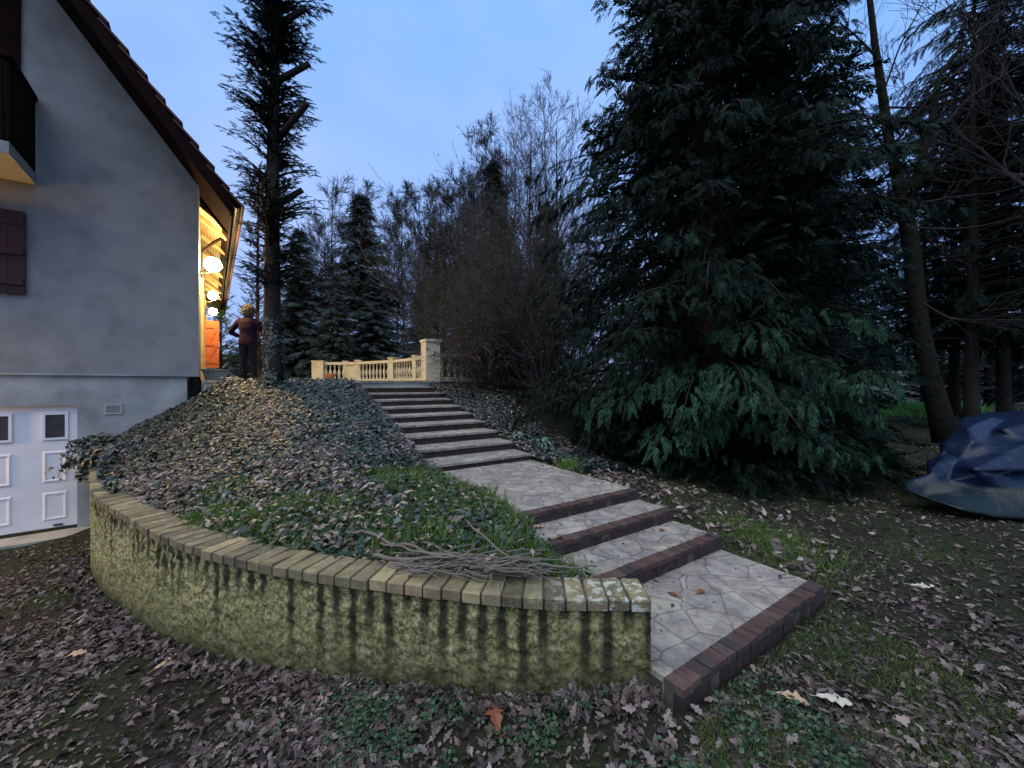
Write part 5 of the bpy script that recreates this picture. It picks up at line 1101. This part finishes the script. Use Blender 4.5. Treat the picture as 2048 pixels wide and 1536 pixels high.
Gf = up_(G, 7); ny, nx, _ = Gf.shape; cr_ = np.abs(vnoise(Gf[..., 0] + 5, Gf[..., 2] * 1.6 + 5, 1.7, 2) - .5); Gf[..., 1] += .25 * np.minimum(cr_, .06) - .01; Gf[..., 2] += .05 * np.minimum(np.abs(vnoise(Gf[..., 0] + 25, Gf[..., 1] + 5, 1.8, 3) - .5), .1) - .01; Gf[..., 2] += .03 * (vnoise(Gf[..., 0] + 15, Gf[..., 1] + 5, 6, 3) - .5)
Gf[..., 2] = np.maximum(Gf[..., 2], .012 + .02 * vnoise(Gf[..., 0], Gf[..., 1], 4))
i = (np.arange(ny - 1)[:, None] * nx + np.arange(nx - 1)[None]).ravel()
o = MB().add(Gf.reshape(-1, 3), np.stack([i, i + 1, i + nx + 1, i + nx], -1)).build('tarpaulin_sheet', M['tarp'], tr, smooth=True)
md = o.modifiers.new('thickness', 'SOLIDIFY'); md.thickness = .006; md.offset = -1
core = MB(); core.lathe([(1.3, 0), (1.25, .5), (.9, .75), (.05, .8)], (1.2, .4, 0), 14); core.build('covered_pile', M['metal'], tr)

# person --------------------------------------------------------------
person = empty('person', (-5.72, 8.35, ZT), R(8), label='grey-blond person in plum fleece and black trousers standing by the tall trunk, hand on hip', cat='person')
def skin(name, verts, edges, mat, parent, sub=2, root=0):
    me = bpy.data.meshes.new(name); me.from_pydata([v[:3] for v in verts], edges, []); o = bpy.data.objects.new(name, me); C.objects.link(o); o.parent = parent
    md = o.modifiers.new('skin', 'SKIN'); md.use_smooth_shade = True
    for i, v in enumerate(verts):
        rr = v[3] if isinstance(v[3], tuple) else (v[3], v[3]); me.skin_vertices[0].data[i].radius = rr; me.skin_vertices[0].data[i].use_root = (i == root)
    s2 = o.modifiers.new('sub', 'SUBSURF'); s2.levels = sub; s2.render_levels = sub; me.materials.append(mat); return o
# body: pelvis root, spine, neck, head, arms with five fingers, legs
B_ = [(0,0,.86,.07),(0,-.01,1.02,.06),(0,-.02,1.20,.06),(0,-.01,1.31,.05),(0,.005,1.385,.052),(0,.02,1.44,.058),(.004,.03,1.50,.082),(.006,.025,1.56,.078),
 (-.16,-.01,1.27,.035),(-.27,-.03,1.15,.032),(-.345,-.02,1.03,.034),(-.25,.05,.985,.027),(-.175,.09,.965,.022),
 (.16,-.01,1.27,.035),(.235,.02,1.16,.032),(.28,.06,1.03,.034),(.27,.17,.99,.027),(.25,.24,.985,.022),
 (-.085,0,.78,.062),(-.10,0,.47,.056),(-.11,-.02,.10,.038),(-.115,.06,.035,.032),(-.12,.13,.025,.024),
 (.085,0,.78,.062),(.10,.01,.47,.056),(.105,-.01,.10,.038),(.115,.07,.035,.032),(.125,.14,.025,.024)]
E_ = [(0,1),(1,2),(2,3),(3,4),(4,5),(5,6),(6,7),(3,8),(8,9),(9,10),(10,11),(11,12),(3,13),(13,14),(14,15),(15,16),(16,17),(0,18),(18,19),(19,20),(20,21),(21,22),(0,23),(23,24),(24,25),(25,26),(26,27)]
def fingers(wr, pal, sidev, curl, B_, E_):
    r0 = len(B_); p = np.array(pal); sv = np.array(sidev)
    for j, L in enumerate((.062, .072, .068, .054)):
        b = p + sv * (j - 1.5) * .019; d = norm(p - np.array(B_[wr][:3])); k0 = len(B_)
        B_.append((*b, .0085)); B_.append((*(b + d * L * .55 + np.array(curl) * .3 * L), .0078)); B_.append((*(b + d * L * .8 + np.array(curl) * .8 * L), .0068)); E_ += [(wr, k0), (k0, k0 + 1), (k0 + 1, k0 + 2)]
    b = p - sv * .04 - norm(p - np.array(B_[wr][:3])) * .02; k0 = len(B_); B_.append((*b, .010)); B_.append((*(b - sv * .018 + norm(p - np.array(B_[wr][:3])) * .03), .008)); E_ += [(wr, k0), (k0, k0 + 1)]
fingers(12, (-.125, .11, .945), (0, .35, .93), (0, .2, -.3), B_, E_); fingers(17, (.24, .29, .97), (.9, 0, .3), (0, .1, -.5), B_, E_)
body = skin('body', B_, E_, M['skin'], person, 1)
def loft(mb, rings, k=20):
    """rings: (x, y, z, rx, ry)"""
    a = np.arange(k) * 2 * pi / k; rings = np.array(rings, float); n = len(rings); f = np.linspace(0, n - 1, (n - 1) * 5 + 1)
    Rg = np.stack([np.interp(f, range(n), rings[:, c]) for c in range(5)], -1)
    for _ in range(3): Rg[1:-1] = (Rg[:-2] + Rg[1:-1] * 2 + Rg[2:]) / 4
    V = np.stack([Rg[:, 0, None] + Rg[:, 3, None] * np.sign(np.cos(a)) * np.abs(np.cos(a)) ** .85, Rg[:, 1, None] + Rg[:, 4, None] * np.sin(a), np.repeat(Rg[:, 2, None], k, 1)], -1); m = len(Rg)
    i = np.arange(m - 1)[:, None] * k; j = np.arange(k)[None, :]; j2 = (j + 1) % k
    mb.add(V.reshape(-1, 3), np.stack([i + j, i + j2, i + k + j2, i + k + j], -1).reshape(-1, 4)); mb.P.append(np.array([list(range(k))[::-1]]) + mb.n - m * k); mb.P.append(np.array([list(range(k))]) + mb.n - k)
def cloth(mb, name, mat, vox=.011):
    o = mb.build(name, mat, person, smooth=True); m_ = o.modifiers.new('fuse', 'REMESH'); m_.mode = 'VOXEL'; m_.voxel_size = vox; m_.use_smooth_shade = True
    m_ = o.modifiers.new('soften', 'SMOOTH'); m_.factor = .6; m_.iterations = 5
    tx = bpy.data.textures.new('folds', 'CLOUDS'); tx.noise_scale = .11; m_ = o.modifiers.new('folds', 'DISPLACE'); m_.texture = tx; m_.strength = .022; m_.mid_level = .5; return o
m = MB(); loft(m, [(0,0,.76,.185,.14),(0,0,.86,.185,.14),(0,0,1.0,.16,.125),(0,-.01,1.14,.165,.13),(0,-.01,1.26,.185,.125),(0,-.005,1.33,.15,.10),(0,.0,1.38,.075,.075),(0,.01,1.41,.065,.065)])
def sleeve(pts, rad):
    P_ = np.array(pts, float); f_ = np.linspace(0, len(P_) - 1, 36); P_ = np.stack([np.interp(f_, range(len(P_)), P_[:, c]) for c in range(3)], -1)
    for _ in range(2): P_[1:-1] = (P_[:-2] + 2 * P_[1:-1] + P_[2:]) / 4
    m.tube(P_, np.interp(np.linspace(0, 1, len(P_)), np.linspace(0, 1, len(rad)), rad), 12)
sleeve([(-.11,-.005,1.30),(-.19,-.02,1.25),(-.28,-.03,1.13),(-.345,-.02,1.03),(-.25,.05,.985),(-.19,.085,.968)], [.07,.068,.058,.052,.046,.040])
sleeve([(.11,-.005,1.30),(.19,-.01,1.24),(.24,.02,1.13),(.28,.06,1.03),(.27,.17,.99),(.258,.215,.985)], [.07,.068,.058,.052,.046,.040])
cloth(m, 'jacket', M['jacket'])
m = MB(); loft(m, [(0,0,.74,.165,.115),(0,0,.84,.17,.12),(0,0,.93,.15,.11)])
for sx in (-1, 1):
    rings = [(sx*.082,0,.86,.088,.105),(sx*.088,0,.74,.088,.10),(sx*.098,.005,.48,.070,.078),(sx*.108,0,.24,.062,.068),(sx*.113,.01,.03,.066,.078)]
    loft(m, rings[::-1], 16)
cloth(m, 'trousers', M['trouser'])
hr = MB(); r = np.random.default_rng(5); th = np.linspace(0, pi, 22); ph = np.arange(32) * 2 * pi / 32; TH, PH = np.meshgrid(th, ph, indexing='ij')
rad = .112 * (1 + .30 * (vnoise(PH * 2.2, TH * 3 + 4, 1.6, 3) - .5)); X = rad * np.sin(TH) * np.cos(PH); Y = rad * 1.08 * np.sin(TH) * np.sin(PH); Z = rad * 1.12 * np.cos(TH) - .035 * (TH > 2.2)
fc = (Y > .045) & (Z < .05); Y = np.where(fc, .045, Y)
i = (np.arange(21)[:, None] * 32 + np.arange(32)[None]); i2 = (np.arange(21)[:, None] * 32 + (np.arange(32)[None] + 1) % 32); hr.add(np.stack([X + .004, Y + .01, Z + 1.515], -1).reshape(-1, 3), np.stack([i, i + 32, i2 + 32, i2], -1).reshape(-1, 4))
n = 900; a = r.normal(0, 1, (n, 3)); a = norm(a); a = a[a[:, 1] < .5]; n = len(a); scatter(hr, BLADE[0], BLADE[1], a * np.array([.112, .115, .122]) + np.array([.004, .005, 1.515]), norm(a + r.normal(0, .8, (n, 3)) + [0, 0, -.5]), a, np.stack([np.full(n, .05), np.full(n, .12), np.full(n, .1)], -1))
hr.build('hair', M['hair'], person, smooth=True)
for sx in (-.105, .125):
    sh = MB(); sh.lathe([(.001, 0), (.045, .0), (.05, .02), (.042, .06), (.02, .085), (.001, .09)], k=12); o = sh.build('shoe', M['metal'], person, smooth=True); o.location = (sx, .05, .001); o.scale = (1, 2.4, 1)
